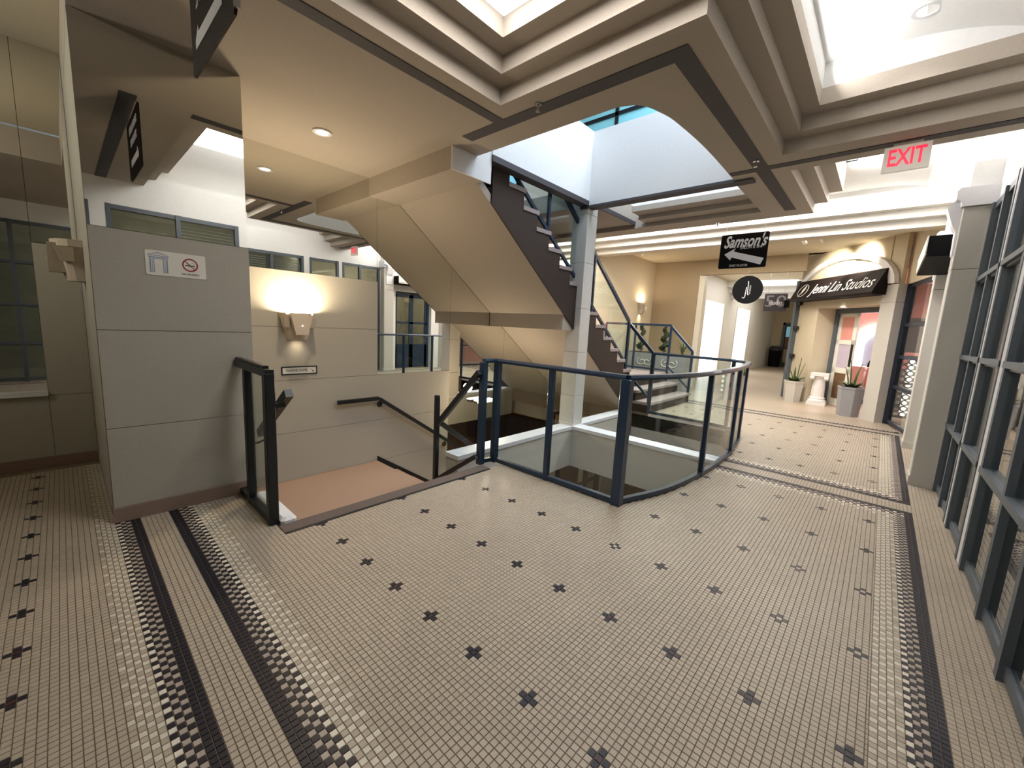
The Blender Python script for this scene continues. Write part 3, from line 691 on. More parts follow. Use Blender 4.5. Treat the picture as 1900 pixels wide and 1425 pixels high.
for k, (x, lb) in enumerate(((6.1, 'nearer'), (8.2, 'farther'))):
    t = thing('pilaster', (x+.15, -.53, 0), 'pale stone pilaster beside the shop windows, the %s of two' % lb, 'pilaster')
    zz = [0, .1, 2.28, 2.88]
    B('base', BASEB if 0 else PALE, x-.012, x+.31, YS, -.392, 0, .1, t)
    for a, b in zip(zz[1:], zz[2:]): MB().bbox(x, x+.3, YS, -.40, a+.002, b-.002, .006).build('block', PALE, t)
    MB().prism([(YS, 2.88), (-.385, 2.88), (-.375, 2.93), (-.34, 2.955), (-.335, 3.03), (-.36, 3.06), (YS, 3.06)], 'x', x-.03, x+.33).build('capital', LEDGE, t)
    MB().prism([(-.40, 2.42), (-.385, 2.44), (-.38, 2.66), (-.35, 2.72), (-.31, 2.84), (-.29, 2.9), (-.33, 2.955), (-.40, 2.955)], 'x', x+.06, x+.24).build('console', LEDGE, t)
    MB().box(x+.02, x+.28, YS, -.42, 3.06, 3.30).build('impost', WHITE, t)
# entrance between the pilasters
YD = -.82
en = struct(MB().box(6.4, 6.62, YD-.05, YS, 0, 2.9).box(7.9, 8.2, YD-.05, YS, 0, 2.9).box(6.62, 7.9, YD-.05, YS, 2.3, 2.9).build('wall_entrance', WHITE), 'white reveal of the shop entrance')
df = MB(); df.box(6.62, 6.69, YD-.04, YD+.04, 0, 2.3); df.box(7.83, 7.9, YD-.04, YD+.04, 0, 2.3); df.box(6.62, 7.9, YD-.04, YD+.04, 2.23, 2.3)
door1 = struct(df.build('door_1', NAVY), 'dark blue glazed double door between the pilasters')
for x0, x1 in ((6.69, 7.26), (7.26, 7.83)):
    d = MB()
    for a, b, p, q in ((x0, x0+.07, .02, 2.23), (x1-.07, x1, .02, 2.23), (x0, x1, .02, .74), (x0, x1, 1.36, 1.42), (x0, x1, 1.0, 1.06), (x0, x1, 2.14, 2.23)): d.box(a, b, YD-.02, YD+.02, p, q)
    leaf = d.build('door_leaf', NAVY, door1)
    for p, q in ((.74, 1.0), (1.06, 1.36), (1.42, 2.14)): B('pane', SHOPGLASS, x0+.07, x1-.07, YD-.004, YD+.004, p, q, leaf)
t = thing('sign_box', (7.3, -.4, 2.46), 'black projecting sign box over the entrance between the pilasters', 'sign')
B('box', BLACK, 6.45, 8.15, YS+.02, -.21, 2.47, 2.69, t); B('lit_edge', SIGNW, 6.45, 8.15, -.212, -.20, 2.49, 2.51, t); B('side', SIGNW, 6.44, 8.16, -.208, -.198, 2.52, 2.69, t)
# rooms behind the shop windows
rm = MB(); rm.box(-3, 8.9, -3.2, -3.1, 0, 3.2); rm.box(-3, 8.9, -3.1, YS-.03, -.1, -.005); rm.box(-3, 8.9, -3.1, YS-.06, 3.2, 3.3); rm.box(-3.1, -3, -3.2, YS-.03, 0, 3.2); rm.box(8.5, 8.6, -3.2, -.66, 0, 3.2); rm.box(4.0, 4.1, -3.1, YS-.05, 0, 3.2)
struct(rm.build('wall_shop_interior', BEIGEIN), 'dim interior behind the shop windows')
for x0, x1, lb in ((2.95, 3.3, 'narrow'), (3.45, 3.98, 'wide'), (1.36, 2.04, 'drawn')):
    t = thing('window_blind', (x0, YS-.14, 1.45), 'white slatted %s blind hanging behind the %s shop window' % (lb, 'nearest' if x0 < 2 else 'middle'), 'blind')
    for k in range(26): B('slat', SIGNW, x0, x1, YS-.16, YS-.13, 1.5+k*.05, 1.508+k*.05, t)
for x0, x1, y, h, mt_, lb in ((4.35, 4.8, -1.6, 1.5, DARKIN, 'dark cabinet standing behind the single bay shop window'), (5.2, 5.9, -1.9, 1.1, DARKIN, 'dark counter behind the shop window by the pilaster'), (1.0, 1.8, -1.7, .9, DARKIN, 'dark desk behind the nearest shop window')):
    t = thing('shop_cabinet', ((x0+x1)/2, y, 0), lb, 'cabinet')
    B('body', mt_, x0, x1, y-.4, y, .06, h, t); B('top', BEIGEIN, x0-.03, x1+.03, y-.43, y+.03, h, h+.04, t); B('door', WOOD, x0+.03, x1-.03, y, y+.015, .1, h-.05, t)

# ================================================================== angled studio front at the far right
OX, OY, DX, DY = 10.5, 0.0, .777, .629
def fr(s, n_, z): return (OX+s*DX-n_*DY, OY+s*DY+n_*DX, z)
DV, NV = (DX, DY, 0), (-DY, DX, 0)
def F(name, mt_, s0, s1, n0, n1, z0, z1, parent=None): return MB(fr).box(s0, s1, n0, n1, z0, z1).build(name, mt_, parent)
wf = MB(fr); wf.box(1.98, 2.75, -.12, 0, 0, 3.52); wf.box(.2, 1.98, -.12, 0, 2.25, 3.52); wf.box(-.1, .2, -.1, -.02, 2.25, 3.52); wf.box(1.98, 2.06, -.6, -.12, 0, 2.4); wf.box(.2, 2.06, -.6, -.1, 2.25, 2.4)
struct(wf.build('wall_studio', CREAM), 'cream angled wall of the studio front')
ap = thing('pilaster', fr(0, 0, 0), 'grey stone corner pier at the right of the studio door', 'pilaster')
MB(fr).box(-.16, .17, -.25, .06, 0, 2.27).build('shaft', PALE, ap); MB(fr).box(-.16, .17, -.25, .06, 2.275, 2.6).build('block', PALE, ap)
arc = [(math.cos(a), math.sin(a)) for a in np.linspace(0, math.pi, 17)]
cx, hw_, z0 = 1.33, 1.42, 2.62
am = MB(fr)
outer = [(cx+hw_*u, z0+.74*v) for u, v in arc]; inner = [(cx+(hw_-.14)*u, z0+.62*v) for u, v in arc]
for i in range(16):
    q = [outer[i], outer[i+1], inner[i+1], inner[i]]
    am.hexa([(p[0], 0, p[1]) for p in q]+[(p[0], .09, p[1]) for p in q])
tag(am.build('arch_moulding', LEDGE, None, fr(cx, 0, 2.6)), 'white arched moulding above the studio sign', 'moulding')
aw = thing('awning_sign', fr(1.3, 0, 2.42), 'dark brown wedge shaped sign with white studio lettering', 'sign')
MB(fr).loft([[(.08, 0, z_[0]), (.08, z_[1], z_[0]), (2.6, z_[1], z_[0]), (2.6, 0, z_[0])] for z_ in ((2.42, .30), (2.46, .33), (2.90, .12), (2.92, .08))], True).build('board', mat('sign_brown', (26, 18, 18), .6, var=.1, scale=10, spec=.2), aw)
upv = Vector((0, 0, .44))+Vector(NV)*-.21; upv.normalize()
tp = lambda s, z: Vector(fr(s, .33-(z-2.46)*.21/.44+.006, z))
shear_text('lettering', 'Jenni Lin Studios', .36, INK, aw, tp(1.06, 2.66), (-DX, -DY, 0), upv, shear=.25, width=1.8)
# round emblem: ring with a quill
b = MB(); ctr = tp(2.27, 2.665); ux, uy = Vector((-DX, -DY, 0)), upv
ringp = [ctr+ux*(.16*math.cos(a))+uy*(.16*math.sin(a)) for a in np.linspace(0, 2*math.pi, 25)]
b.tube(ringp, .006, 6); b.build('emblem_ring', INK, aw)
q = MB(); nz_ = ux.cross(uy)
pl = [(-.07, -.15), (-.02, -.06), (-.03, .02), (.03, .14), (.05, .12), (.06, .02), (.03, -.05), (-.04, -.13)]
q.loft([[tuple(ctr+ux*a+uy*c_+nz_*h) for a, c_ in pl] for h in (0, .006)], True); q.build('emblem_quill', SIGNW, aw)
# recessed door frame, open white leaf
dj = MB(fr); dj.box(1.9, 2.0, -.52, -.4, 0, 2.25); dj.box(.15, 2.0, -.52, -.4, 2.14, 2.25)
door2 = struct(dj.build('door_2', SLATE), 'studio doorway with a white glazed leaf')
lf = MB(fr); s0, s1 = 1.34, 1.9
for a, b_, p, q_ in ((s0, s0+.1, .02, 2.14), (s1-.1, s1, .02, 2.14), (s0, s1, .02, .18), (s0, s1, .78, .9), (s0, s1, 1.44, 1.54), (s0, s1, 2.06, 2.14)): lf.box(a, b_, -.5, -.46, p, q_)
leaf = lf.build('door_leaf', SIGNW, door2)
F('panel', WOOD, s0+.1, s1-.1, -.49, -.47, .18, .78, leaf); F('pane', mat('frosted_pane', (190, 180, 196), .4, var=.05, scale=4), s0+.1, s1-.1, -.485, -.475, .9, 1.44, leaf); F('pane', PINK, s0+.1, s1-.1, -.485, -.475, 1.54, 2.06, leaf)
F('lock_plate', BLACKSTEEL, s0+.01, s0+.07, -.46, -.445, .95, 1.45, leaf)
# studio interior
si = MB(fr); si.box(-1.2, 3.2, -3.1, -3.0, 0, 3.2); si.box(3.0, 3.1, -3.0, -.55, 0, 3.2); si.box(-1.2, 3.2, -3.1, -.6, 3.0, 3.1); si.box(2.06, 3.1, -.62, -.56, 0, 3.1)
struct(si.build('wall_studio_interior', PINK), 'pink interior of the studio')
va = thing('lit_arch_mirror', fr(2.97, -2.25, .7), 'glowing white arched mirror inside the pink studio', 'mirror')
b = MB(fr); ob = [(-.55, .75)]+[(.55*u, 1.5+.5*v) for u, v in arc[::-1]]+[(.55, .75)]; ib = [(-.32, .85)]+[(.32*u, 1.42+.28*v) for u, v in arc[::-1]]+[(.32, .85)]
for i in range(len(ob)-1):
    qq = [ob[i], ob[i+1], ib[i+1], ib[i]]; b.hexa([(2.98, -2.2-p[0], p[1]) for p in qq]+[(2.9, -2.2-p[0], p[1]) for p in qq])
b.build('light_band', LAMP, va)
F('glass', mat('pale_blue_glass', (158, 172, 190), .2, var=.03), 2.96, 2.99, -2.5, -1.9, .85, 1.7, va)
tb = thing('studio_table', fr(2.6, -2.1, 0), 'pale dressing table with black bottles inside the studio', 'table')
F('top', SIGNW, 2.4, 2.88, -2.6, -1.6, .84, .9, tb)
for n_ in (-2.58, -1.66): F('leg', SIGNW, 2.42, 2.86, n_, n_+.05, 0, .84, tb)
for k, n_ in enumerate((-1.8, -2.02, -2.2)):
    hb = .16+.05*k
    o_ = MB(fr).lathe([(.0, .9), (.035, .9), (.035, .9+hb*.6), (.014, .9+hb*.75), (.014, .9+hb), (0, .9+hb)], 2.55, n_, 10).build('bottle', BLACK, None, fr(2.55, n_, .9))
    tag(o_, ['shortest black bottle on the studio dressing table', 'middle black bottle on the studio dressing table', 'tallest black bottle on the studio dressing table'][k], 'bottle', 'bottles on the studio table')
ch = thing('studio_chair', fr(2.05, -1.75, 0), 'pink upholstered chair inside the studio doorway', 'chair')
F('seat', PINK, 1.85, 2.25, -1.95, -1.55, .4, .5, ch); F('backrest', PINK, 2.2, 2.26, -1.95, -1.55, .5, .9, ch)
for a in (1.87, 2.2):
    for n_ in (-1.93, -1.6): F('leg', BLACK, a, a+.03, n_, n_+.03, 0, .4, ch)
# shop window right of the studio pier
wroot = MB(); wx0, wx1 = (10.62, -.2), (8.55, -.62)
ang = math.atan2(wx0[1]-wx1[1], wx0[0]-wx1[0]); wl_ = math.hypot(wx0[0]-wx1[0], wx0[1]-wx1[1])
def fw(s, n_, z): return (wx0[0]-s*math.cos(ang)-n_*math.sin(ang), wx0[1]-s*math.sin(ang)+n_*math.cos(ang), z)
f = MB(fw)
for s in (.15, wl_): f.box(s-.05, s+.05, -.06, .06, 0, 2.6)
for z in (.06, .72, 1.28, 1.86, 2.57): f.box(0.05, wl_, -.05, .02, z-.03, z+.03)
w8 = struct(f.build('window_8', mat('deep_navy', (26, 34, 48), .5)), 'dark blue framed display window beside the studio pier')
for a, b_ in ((.2, wl_-.05),):
    for p, q_ in ((.1, .68), (.76, 1.24), (1.32, 1.82), (1.9, 2.53)): MB(fw).box(a, b_, -.004, .004, p, q_).build('pane', SHOPGLASS, w8)
struct(MB(fw).box(0, wl_, -.06, .05, 2.6, 3.52).build('wall_display', CREAM), 'cream wall above the display window')
XPo = 11.0
po = thing('poster', (XPo, -.42, 1.36), 'grey poster of a drawn face behind the display window', 'poster')
B('sheet', mat('poster_paper', (196, 184, 188), .7, var=.04, scale=8), XPo, XPo+.01, -.68, -.2, 1.36, 2.02, po)
dk = mat('charcoal_drawing', (84, 78, 84), .8, var=.2, scale=60)
for p0, p1, wd in (((-.31, 1.93), (-.45, 1.97), .04), ((-.31, 1.86), (-.39, 1.85), .03), ((-.33, 1.62), (-.40, 1.60), .02), ((-.24, 1.95), (-.29, 1.6), .025), ((-.34, 1.52), (-.43, 1.49), .012), ((-.46, 1.86), (-.56, 1.88), .03)):
    MB().bar((XPo-.002, p0[0], p0[1]), (XPo-.002, p1[0], p1[1]), .004, wd, (1, 0, 0)).build('stroke', dk, po)
sc_ = thing('lattice_screen', (10.95, -.45, 0), 'dark carved lattice screen with light showing through behind the display window', 'screen')
fb = MB()
for a in (-.2, -.7): fb.box(10.93, 10.97, a-.025, a+.025, .05, 1.3)
for z in (.08, .62, .74, 1.26): fb.box(10.93, 10.97, -.72, -.18, z, z+.04)
for i in range(5):
    for k in range(10):
        y_k, z_k = -.25-.1*i, .15+.115*k
        fb.tube([Vector((10.95, y_k+.05*math.cos(a), z_k+.05*math.sin(a))) for a in np.linspace(0, 2*math.pi, 9)], .012, 4)
fb.build('lattice', mat('dark_wood', (40, 24, 20), .5, var=.2, scale=20), sc_)
B('backlight', LAMP, 11.06, 11.08, -.7, -.4, .1, 1.25, sc_)
struct(MB(fw).box(-.5, wl_+.3, -1.6, -1.55, 0, 3.2).build('wall_display_back', PINK), 'pink wall behind the display window')
# hinged gate track left of the studio
gt = thing('gate_track', fr(2.72, .02, 0), 'dark grey steel gate post with hinge blocks left of the studio', 'gate post')
F('post', SLATE, 2.68, 2.78, 0, .1, 0, 2.95, gt)
for z in (.25, 1.05, 1.75, 2.35): F('hinge_block', BLACKSTEEL, 2.56, 2.68, .03, .09, z, z+.08, gt)
# plants
def snake_plant(parent, x, y, z, spec):
    for (a, r, h, lean, wd) in spec:
        ca, sa = math.cos(a), math.sin(a); b = MB(); rings = []
        for k in range(7):
            t_ = k/6; rad = r+lean*t_*t_; ww = wd*(.6+.8*t_-1.35*t_**3)*.5+.001; zz = z+h*(t_-.12*t_*t_*lean*3)
            cxx, cyy = x+ca*rad, y+sa*rad
            rings.append([(cxx-sa*ww, cyy+ca*ww, zz), (cxx-ca*.006, cyy-sa*.006, zz), (cxx+sa*ww, cyy-ca*ww, zz), (cxx+ca*.006, cyy+sa*.006, zz)])
        b.loft(rings, True).build('leaf', LEAF, parent)
def planter(loc, w_, h, mt_, label, spec, low):
    t = thing('planter', (loc[0], loc[1], 0), label, 'planter')
    MB().lathe([(w_*.42, 0), (w_*.5, h-.04), (w_*.52, h-.04), (w_*.52, h), (w_*.45, h), (w_*.44, h-.05)], loc[0], loc[1], 6, rot=.35).build('pot', mt_, t)
    MB().lathe([(.01, h-.06), (w_*.44, h-.06), (w_*.4, h-.04), (.01, h-.03)], loc[0], loc[1], 12).build('soil', SOIL, t)
    pl = thing('snake_plant', (loc[0], loc[1], h-.04), label.replace('planter with', 'plant, with').replace('hexagonal', '').strip(), 'plant')
    snake_plant(pl, loc[0], loc[1], h-.05, spec)
    for k in range(low):
        a = k*2*math.pi/low; snake_plant(pl, loc[0], loc[1], h-.05, [(a, w_*.15, .16, w_*.42, .12)])
    return t, pl
t, p_ = planter((11.95, 1.5), .42, .5, PLANTERW, 'pale hexagonal planter beside the white pedestal', [(2.2, .03, .55, .28, .05), (-1.0, .06, .62, .04, .06), (.2, .05, .4, .08, .06), (-1.6, .08, .5, .1, .05)], 7)
p_['label'] = 'snake plant with a drooping leaf in the pale planter left of the pedestal'
t, p_ = planter((10.76, .37), .44, .6, PLANTER, 'grey hexagonal planter by the corner pier of the studio', [(2.0, .03, .6, .05, .08), (1.2, .06, .45, .1, .07), (-1.0, .04, .55, .1, .05), (-.4, .08, .5, .16, .05)], 8)
p_['label'] = 'snake plant with upright leaves in the grey planter by the corner pier'
# pedestal
pd = thing('pedestal', (11.9, 1.0, 0), 'white cast column pedestal standing beside the studio door', 'pedestal')
MB().box(11.72, 12.08, .82, 1.18, 0, .07).build('plinth', MARBLE, pd)
MB().lathe([(.17, .07), (.18, .09), (.17, .12), (.15, .13), (.15, .15), (.16, .17), (.13, .19)], 11.9, 1.0, 20).build('base_ring', MARBLE, pd, smooth=True)
MB().loft([[(11.9+rr*(1+.05*(i % 2))*math.cos(i*math.pi/16), 1.0+rr*(1+.05*(i % 2))*math.sin(i*math.pi/16), z) for i in range(32)] for rr, z in ((.125, .19), (.12, .4), (.108, .6))], True).build('shaft', MARBLE, pd)
MB().box(11.73, 12.07, .83, 1.17, .68, .75).build('abacus', MARBLE, pd)
for dx, dy in ((-.13, -.13), (.13, -.13), (-.13, .13), (.13, .13)):
    b = MB(); b.lathe([(.0, -.04), (.05, -.04), (.05, .04), (0, .04)], 0, 0, 12); o = b.build('volute', MARBLE, pd)
    for v in o.data.vertices: a, b_, d_ = v.co+abs_loc(pd); v.co = Vector((11.9+dx+a, 1.0+dy+d_, .64+b_))-abs_loc(pd)
MB().lathe([(.11, .6), (.15, .66), (.15, .685)], 11.9, 1.0, 20).build('capital', MARBLE, pd)
# trough planter with topiaries beyond the landing
tr = thing('trough_planter', (10.5, 4.4, 0), 'long grey trough planter with white scroll ornaments beyond the landing rail', 'planter')
B('box', PLANTER, 10.3, 10.7, 3.55, 5.1, 0, .95, tr); B('soil', SOIL, 10.32, 10.68, 3.57, 5.08, .95, .965, tr)
for yc in (3.95, 4.6):
    for sg_ in (-1, 1):
        pth = [(10.285, yc+sg_*(.04+.012*a)*math.cos(a*.9)+sg_*.08, .72+(.02+.012*a)*math.sin(a*.9)) for a in np.linspace(0, 8, 24)]
        MB().tube(pth, .012, 6).build('scroll', SIGNW, tr)
def topiary(x, y, z, h, label):
    t = thing('spiral_topiary', (x, y, z), label, 'plant')
    MB().tube([(x, y, z), (x, y, z+h)], .015).build('stem', WOOD, t)
    b = MB(); n_ = 60; rings = []
    for k in range(n_+1):
        u = k/n_; a = u*2.6*2*math.pi; R_ = .1*(1-.45*u); rr = .085*(1-.5*u)*(.4+.6*min(1, u*8, (1-u)*10))
        c_ = Vector((x+R_*.55*math.cos(a), y+R_*.55*math.sin(a), z+.06+(h-.08)*u)); ring = []
        for i in range(10):
            th = 2*math.pi*i/10; k2 = rr*(1+random.uniform(-.16, .16))
            ring.append(tuple(c_+Vector((math.cos(th)*k2, math.sin(th)*k2, .03*math.sin(th*3+k)))))
        rings.append(ring)
    b.loft(rings, True).build('foliage', TOPIARY, t)
topiary(10.5, 4.83, .96, .75, 'green spiral topiary at the left end of the trough planter')
topiary(10.5, 4.2, .96, .7, 'dark spiral topiary in the middle of the trough planter')
b = thing('potted_grass', (10.5, 3.7, .96), 'spiky green plant at the right end of the trough planter', 'plant')
snake_plant(b, 10.5, 3.72, .95, [(k*.7, .02, .28+.05*(k % 3), .14, .03) for k in range(9)])

# ================================================================== signs
def hang_board(name, label, x, y0, y1, z0, z1, th=.012, mt_=BLACK, rods=None, top=3.4, rod_mt=CHROME):
    t = thing(name, (x, (y0+y1)/2, z0), label, 'sign')
    r_ = .015
    MB().prism([(y0+r_, z0), (y1-r_, z0), (y1, z0+r_), (y1, z1-r_), (y1-r_, z1), (y0+r_, z1), (y0, z1-r_), (y0, z0+r_)], 'x', x, x+th).build('board', mt_, t)
    for y in rods or (): MB().tube([(x+th/2, y, z1-.02), (x+th/2, y, top)], .003, 5).build('wire', rod_mt, t)
    return t
ARROW = [(-.42, .22), (-.2, .36), (-.22, .25), (.42, -.02), (.38, -.16), (-.27, .09), (-.29, -.02)]
def arrow(parent, x, yc, zc, sz, pts):
    MB().loft([[(x-h, yc-a*sz, zc+c_*sz) for a, c_ in pts] for h in (.001, .004)], True).build('arrow', INK, parent)
UXm, UZ = (0, -1, 0), (0, 0, 1)
sx_ = 7.2
s1 = hang_board('hanging_sign', 'black hanging sign with a white salon name and a left pointing arrow', sx_, 1.475, 2.14, 2.555, 3.075, rods=(1.55, 2.08), top=4.3)
shear_text('lettering', 'Samson\'s', .25, INK, s1, (sx_-.003, 1.80, 2.95), UXm, UZ, shear=.4, width=.6, bold=.006)
shear_text('lettering', 'SALON & SPA', .055, INK, s1, (sx_-.003, 1.70, 2.86), UXm, UZ, shear=.1, width=.3)
arrow(s1, sx_, 1.79, 2.70, .62, [(-.45, .12), (-.2, .26), (-.235, .18), (.45, -.02), (.39, -.17), (-.27, .04), (-.3, -.03)])
shear_text('lettering', '2ND FLOOR', .05, INK, s1, (sx_-.003, 1.85, 2.595), UXm, UZ, width=.26)
x9 = 9.3; s2 = thing('round_sign', (x9, 2.17, 2.16), 'round black hanging disc with a thin white monogram', 'sign')
MB().prism([(2.165+.275*math.cos(a), 2.43+.275*math.sin(a)) for a in np.linspace(0, 2*math.pi, 41)[:-1]], 'x', x9, x9+.012).build('disc', BLACK, s2)
for pth in ([(2.24, 2.28), (2.215, 2.265), (2.195, 2.29), (2.18, 2.48)], [(2.165, 2.6), (2.155, 2.58), (2.155, 2.36), (2.145, 2.33), (2.13, 2.33)]):
    MB().tube([(x9-.004, a, c_) for a, c_ in pth], .007, 6).build('monogram', INK, s2)
shear_text('lettering', 'STUDIOS', .035, SIGNW, s2, (x9-.003, 2.115, 2.43), (0, 0, 1), (0, 1, 0), width=.17)
MB().tube([(x9+.006, 2.26, 2.66), (x9+.006, 2.165, 2.8), (x9+.006, 2.07, 2.66)], .003, 5).build('wire', CHROME, s2); MB().tube([(x9+.006, 2.165, 2.8), (x9+.006, 2.165, 3.52)], .003, 5).build('wire', CHROME, s2)
x5 = 15.0; s3 = hang_board('hanging_sign', 'dark grey sign with large outlined numerals in the far passage', x5, 2.36, 2.97, 2.33, 2.87, mt_=mat('grey_board', (70, 68, 74), .5), rods=(2.45, 2.88), top=3.5)
o_ = shear_text('numerals', '50', .5, mat('grey_lettering', (150, 150, 156), .5), s3, (x5-.003, 2.665, 2.62), UXm, UZ, width=.56)
shear_text('lettering', 'studio', .19, INK, s3, (x5-.008, 2.66, 2.59), UXm, UZ, width=.36, bold=.004)
B('end_block', BLACK, x5-.1, x5-.02, 2.28, 2.42, 2.44, 2.66, s3)
xh = .55; s4 = hang_board('hanging_sign', 'black hanging sign with white lines and an arrow, nearest the camera', xh, 2.07, 2.80, 2.665, 3.16, mt_=mat('brown_black_board', (30, 18, 20), .6, spec=.2), rods=(2.2, 2.7), top=3.3)
B('edge_strip', CHROME, xh-.004, xh+.018, 2.055, 2.068, 2.68, 3.3, s4)
for txt, z, w_ in (('SALON & SPA', 3.06, .5), ('2ND FLOOR', 2.95, .4)): shear_text('lettering', txt, .09, INK, s4, (xh-.003, 2.46, z), UXm, UZ, width=w_)
arrow(s4, xh, 2.45, 2.79, .5, [(-.5, .02), (-.38, .12), (-.38, .06), (.45, .06), (.45, -.06), (-.5, -.06)])
# exit sign
ex = thing('exit_sign', (5.0, .08, 2.99), 'red lettered exit sign hanging from the ceiling beam', 'exit sign')
B('housing', mat('exit_housing', (206, 200, 190), .5, emit=(230, 220, 205), estr=.28), 4.985, 5.02, -.075, .225, 2.99, 3.195, ex); B('canopy', SIGNW, 4.97, 5.04, -.02, .17, 3.195, 3.218, ex)
shear_text('letters', 'EXIT', .19, EXITRED, ex, (4.983, .075, 3.095), UXm, UZ, width=.24, bold=.004)
# no smoking plate on the pier
ns_ = thing('no_smoking_plate', (.58, YP-.004, 1.7), 'white plate with a blue archway drawing and a red no smoking symbol', 'sign')
yy = YP-.004
MB().prism([(.42, 1.712), (.74, 1.712), (.746, 1.718), (.746, 1.872), (.74, 1.878), (.42, 1.878), (.412, 1.87), (.412, 1.72)], 'y', yy, YP).build('plate', SIGNW, ns_)
for x0_, x1_, z0_, z1_ in ((.434, .441, 1.735, 1.825), (.446, .449, 1.735, 1.82), (.455, .459, 1.735, 1.825), (.505, .509, 1.735, 1.825), (.515, .518, 1.735, 1.82), (.523, .530, 1.735, 1.825), (.43, .534, 1.83, 1.836), (.426, .538, 1.842, 1.846), (.432, .462, 1.732, 1.735), (.503, .532, 1.732, 1.735), (.445, .52, 1.822, 1.825)):
    B('print', BLUEINK, x0_, x1_, yy-.0008, yy, z0_, z1_, ns_)
MB().prism([(.426, 1.848), (.482, 1.868), (.538, 1.848), (.53, 1.848), (.482, 1.862), (.434, 1.848)], 'y', yy-.0008, yy).build('print', BLUEINK, ns_)
b = MB(); cxs, czs = .655, 1.803
for i in range(28):
    a, b_ = 2*math.pi*i/28, 2*math.pi*(i+1)/28; qd = [(cxs+r*math.cos(t_), czs+r*math.sin(t_)) for r, t_ in ((.046, a), (.046, b_), (.037, b_), (.037, a))]
    b.hexa([(p[0], yy-.001, p[1]) for p in qd]+[(p[0], yy, p[1]) for p in qd])
b.bar((cxs-.03, yy-.0008, czs+.03), (cxs+.03, yy-.0008, czs-.03), .0012, .009, (0, 1, 0)); b.build('prohibition_ring', RED, ns_)
B('cigarette', BLACK, cxs-.028, cxs+.026, yy-.0006, yy, czs-.007, czs-.001, ns_)
shear_text('lettering', 'NO SMOKING', .02, BLACK, ns_, (cxs, yy-.0008, 1.737), (1, 0, 0), UZ, extrude=.0004, width=.1)
MB().tube([(cxs+.02, yy-.0006, czs+.002), (cxs+.026, yy-.0006, czs+.012), (cxs+.012, yy-.0006, czs+.018), (cxs+.018, yy-.0006, czs+.028)], .0012, 4).build('smoke', BLUEINK, ns_)
# washrooms plate
wp = thing('washrooms_sign', (1.83, YM-.008, .8), 'small white washrooms sign with a dark frame and arrow', 'sign')
B('plate', SIGNW, 1.65, 2.02, YM-.006, YM, .81, .882, wp)
fb = MB(); fb.box(1.638, 2.032, YM-.01, YM, .882, .894); fb.box(1.638, 2.032, YM-.01, YM, .798, .81); fb.box(1.638, 1.65, YM-.01, YM, .81, .882); fb.box(2.02, 2.032, YM-.01, YM, .81, .882); fb.build('frame', BLACKSTEEL, wp)
shear_text('lettering', 'WASHROOMS', .045, BLACK, wp, (1.80, YM-.0072, .846), (1, 0, 0), UZ, extrude=.0005, width=.235)
MB().bar((1.955, YM-.0075, .868), (1.985, YM-.0075, .832), .001, .006, (0, 1, 0)).build('arrow', BLACK, wp)
MB().loft([[(1.992, YM-h, .826), (1.992, YM-h, .848), (1.972, YM-h, .828)] for h in (.007, .008)], True).build('arrow_head', BLACK, wp)

# ================================================================== sconces, downlights, sprinklers
def sconce(M_, label, root_loc, power, tilt=None):
    """M_: maps (u across, v out from wall, z) to world."""
    t = thing('wall_sconce', root_loc, label, 'wall sconce')
    def half(w0, w1, d0, d1, za, zb, n_=9):
        r = lambda w_, d_, z: [(w_/2*math.cos(a), d_*math.sin(a)**.8 if math.sin(a) > 0 else 0, z) for a in np.linspace(0, math.pi, n_)]
        return [r(w0, d0, za), r(w1, d1, zb)]
    b = MB(M_); a0, a1 = half(.21, .34, .10, .155, 0, .25); rim = half(.36, .385, .165, .17, .25, .30)
    # open shell: outer and inner skins
    o1 = [a0, a1, rim[0], rim[1]]; inn = [[(u*.9, v*.88, z) for u, v, z in r] for r in o1[::-1]]
    b.loft(o1+inn, False); b.build('bowl', SCONCE, t)
    tz = lambda w0, w1, v0, v1, za, zb: [[(-w0/2, v0, za), (w0/2, v0, za), (w0/2, v1, za), (-w0/2, v1, za)], [(-w1/2, v0, zb), (w1/2, v0, zb), (w1/2, v1, zb), (-w1/2, v1, zb)]]
    MB(M_).loft(tz(.13, .23, .07, .185, .06, .27), True).build('shield', SCONCE, t)
    for s_k in (-1, 1): MB(M_).hexa([(s_k*.135-.026, .05, .14), (s_k*.135+.026, .05, .14), (s_k*.135+.026, .125, .14), (s_k*.135-.026, .125, .14), (s_k*.15-.026, .05, .245), (s_k*.15+.026, .05, .245), (s_k*.15+.026, .15, .245), (s_k*.15-.026, .15, .245)]).build('side_block', SCONCE, t)
    MB(M_).lathe([(.006, .155), (.006, .165)], 0, .187, 8).build('peep_hole', LAMP if power else SCONCE, t)
    if power:
        MB(M_).lathe([(.0, .2), (.03, .2), (.035, .24), (.02, .28), (0, .285)], 0, .08, 10).build('bulb', LAMP, t)
    return t
m1 = lambda u, v, z: (1.81+u, YM-v, 1.205+z)
sconce(m1, 'lit beige wall sconce above the washrooms sign', (1.81, YM, 1.205), 1)
area('sconce_uplight', (1.81, YM-.085, 1.49),   .28, .1, 32, WARM, (1.81, YM-.06, 3))
area('sconce_downlight', (1.81, YM-.05, 1.225), .12, .05, .28, WARM, (1.81, YM-.04, 0), 90)
lp = thing('wall_lamp', (4.75, YM, .15), 'bright shallow wall lamp under the rising stairs', 'wall lamp')
MB().prism([(4.6, .16), (4.95, .16), (4.98, .2), (4.57, .2)], 'y', YM-.12, YM-.02).build('tray', SCONCE, lp)
B('diffuser', LAMP, 4.59, 4.96, YM-.115, YM-.025, .2, .215, lp)
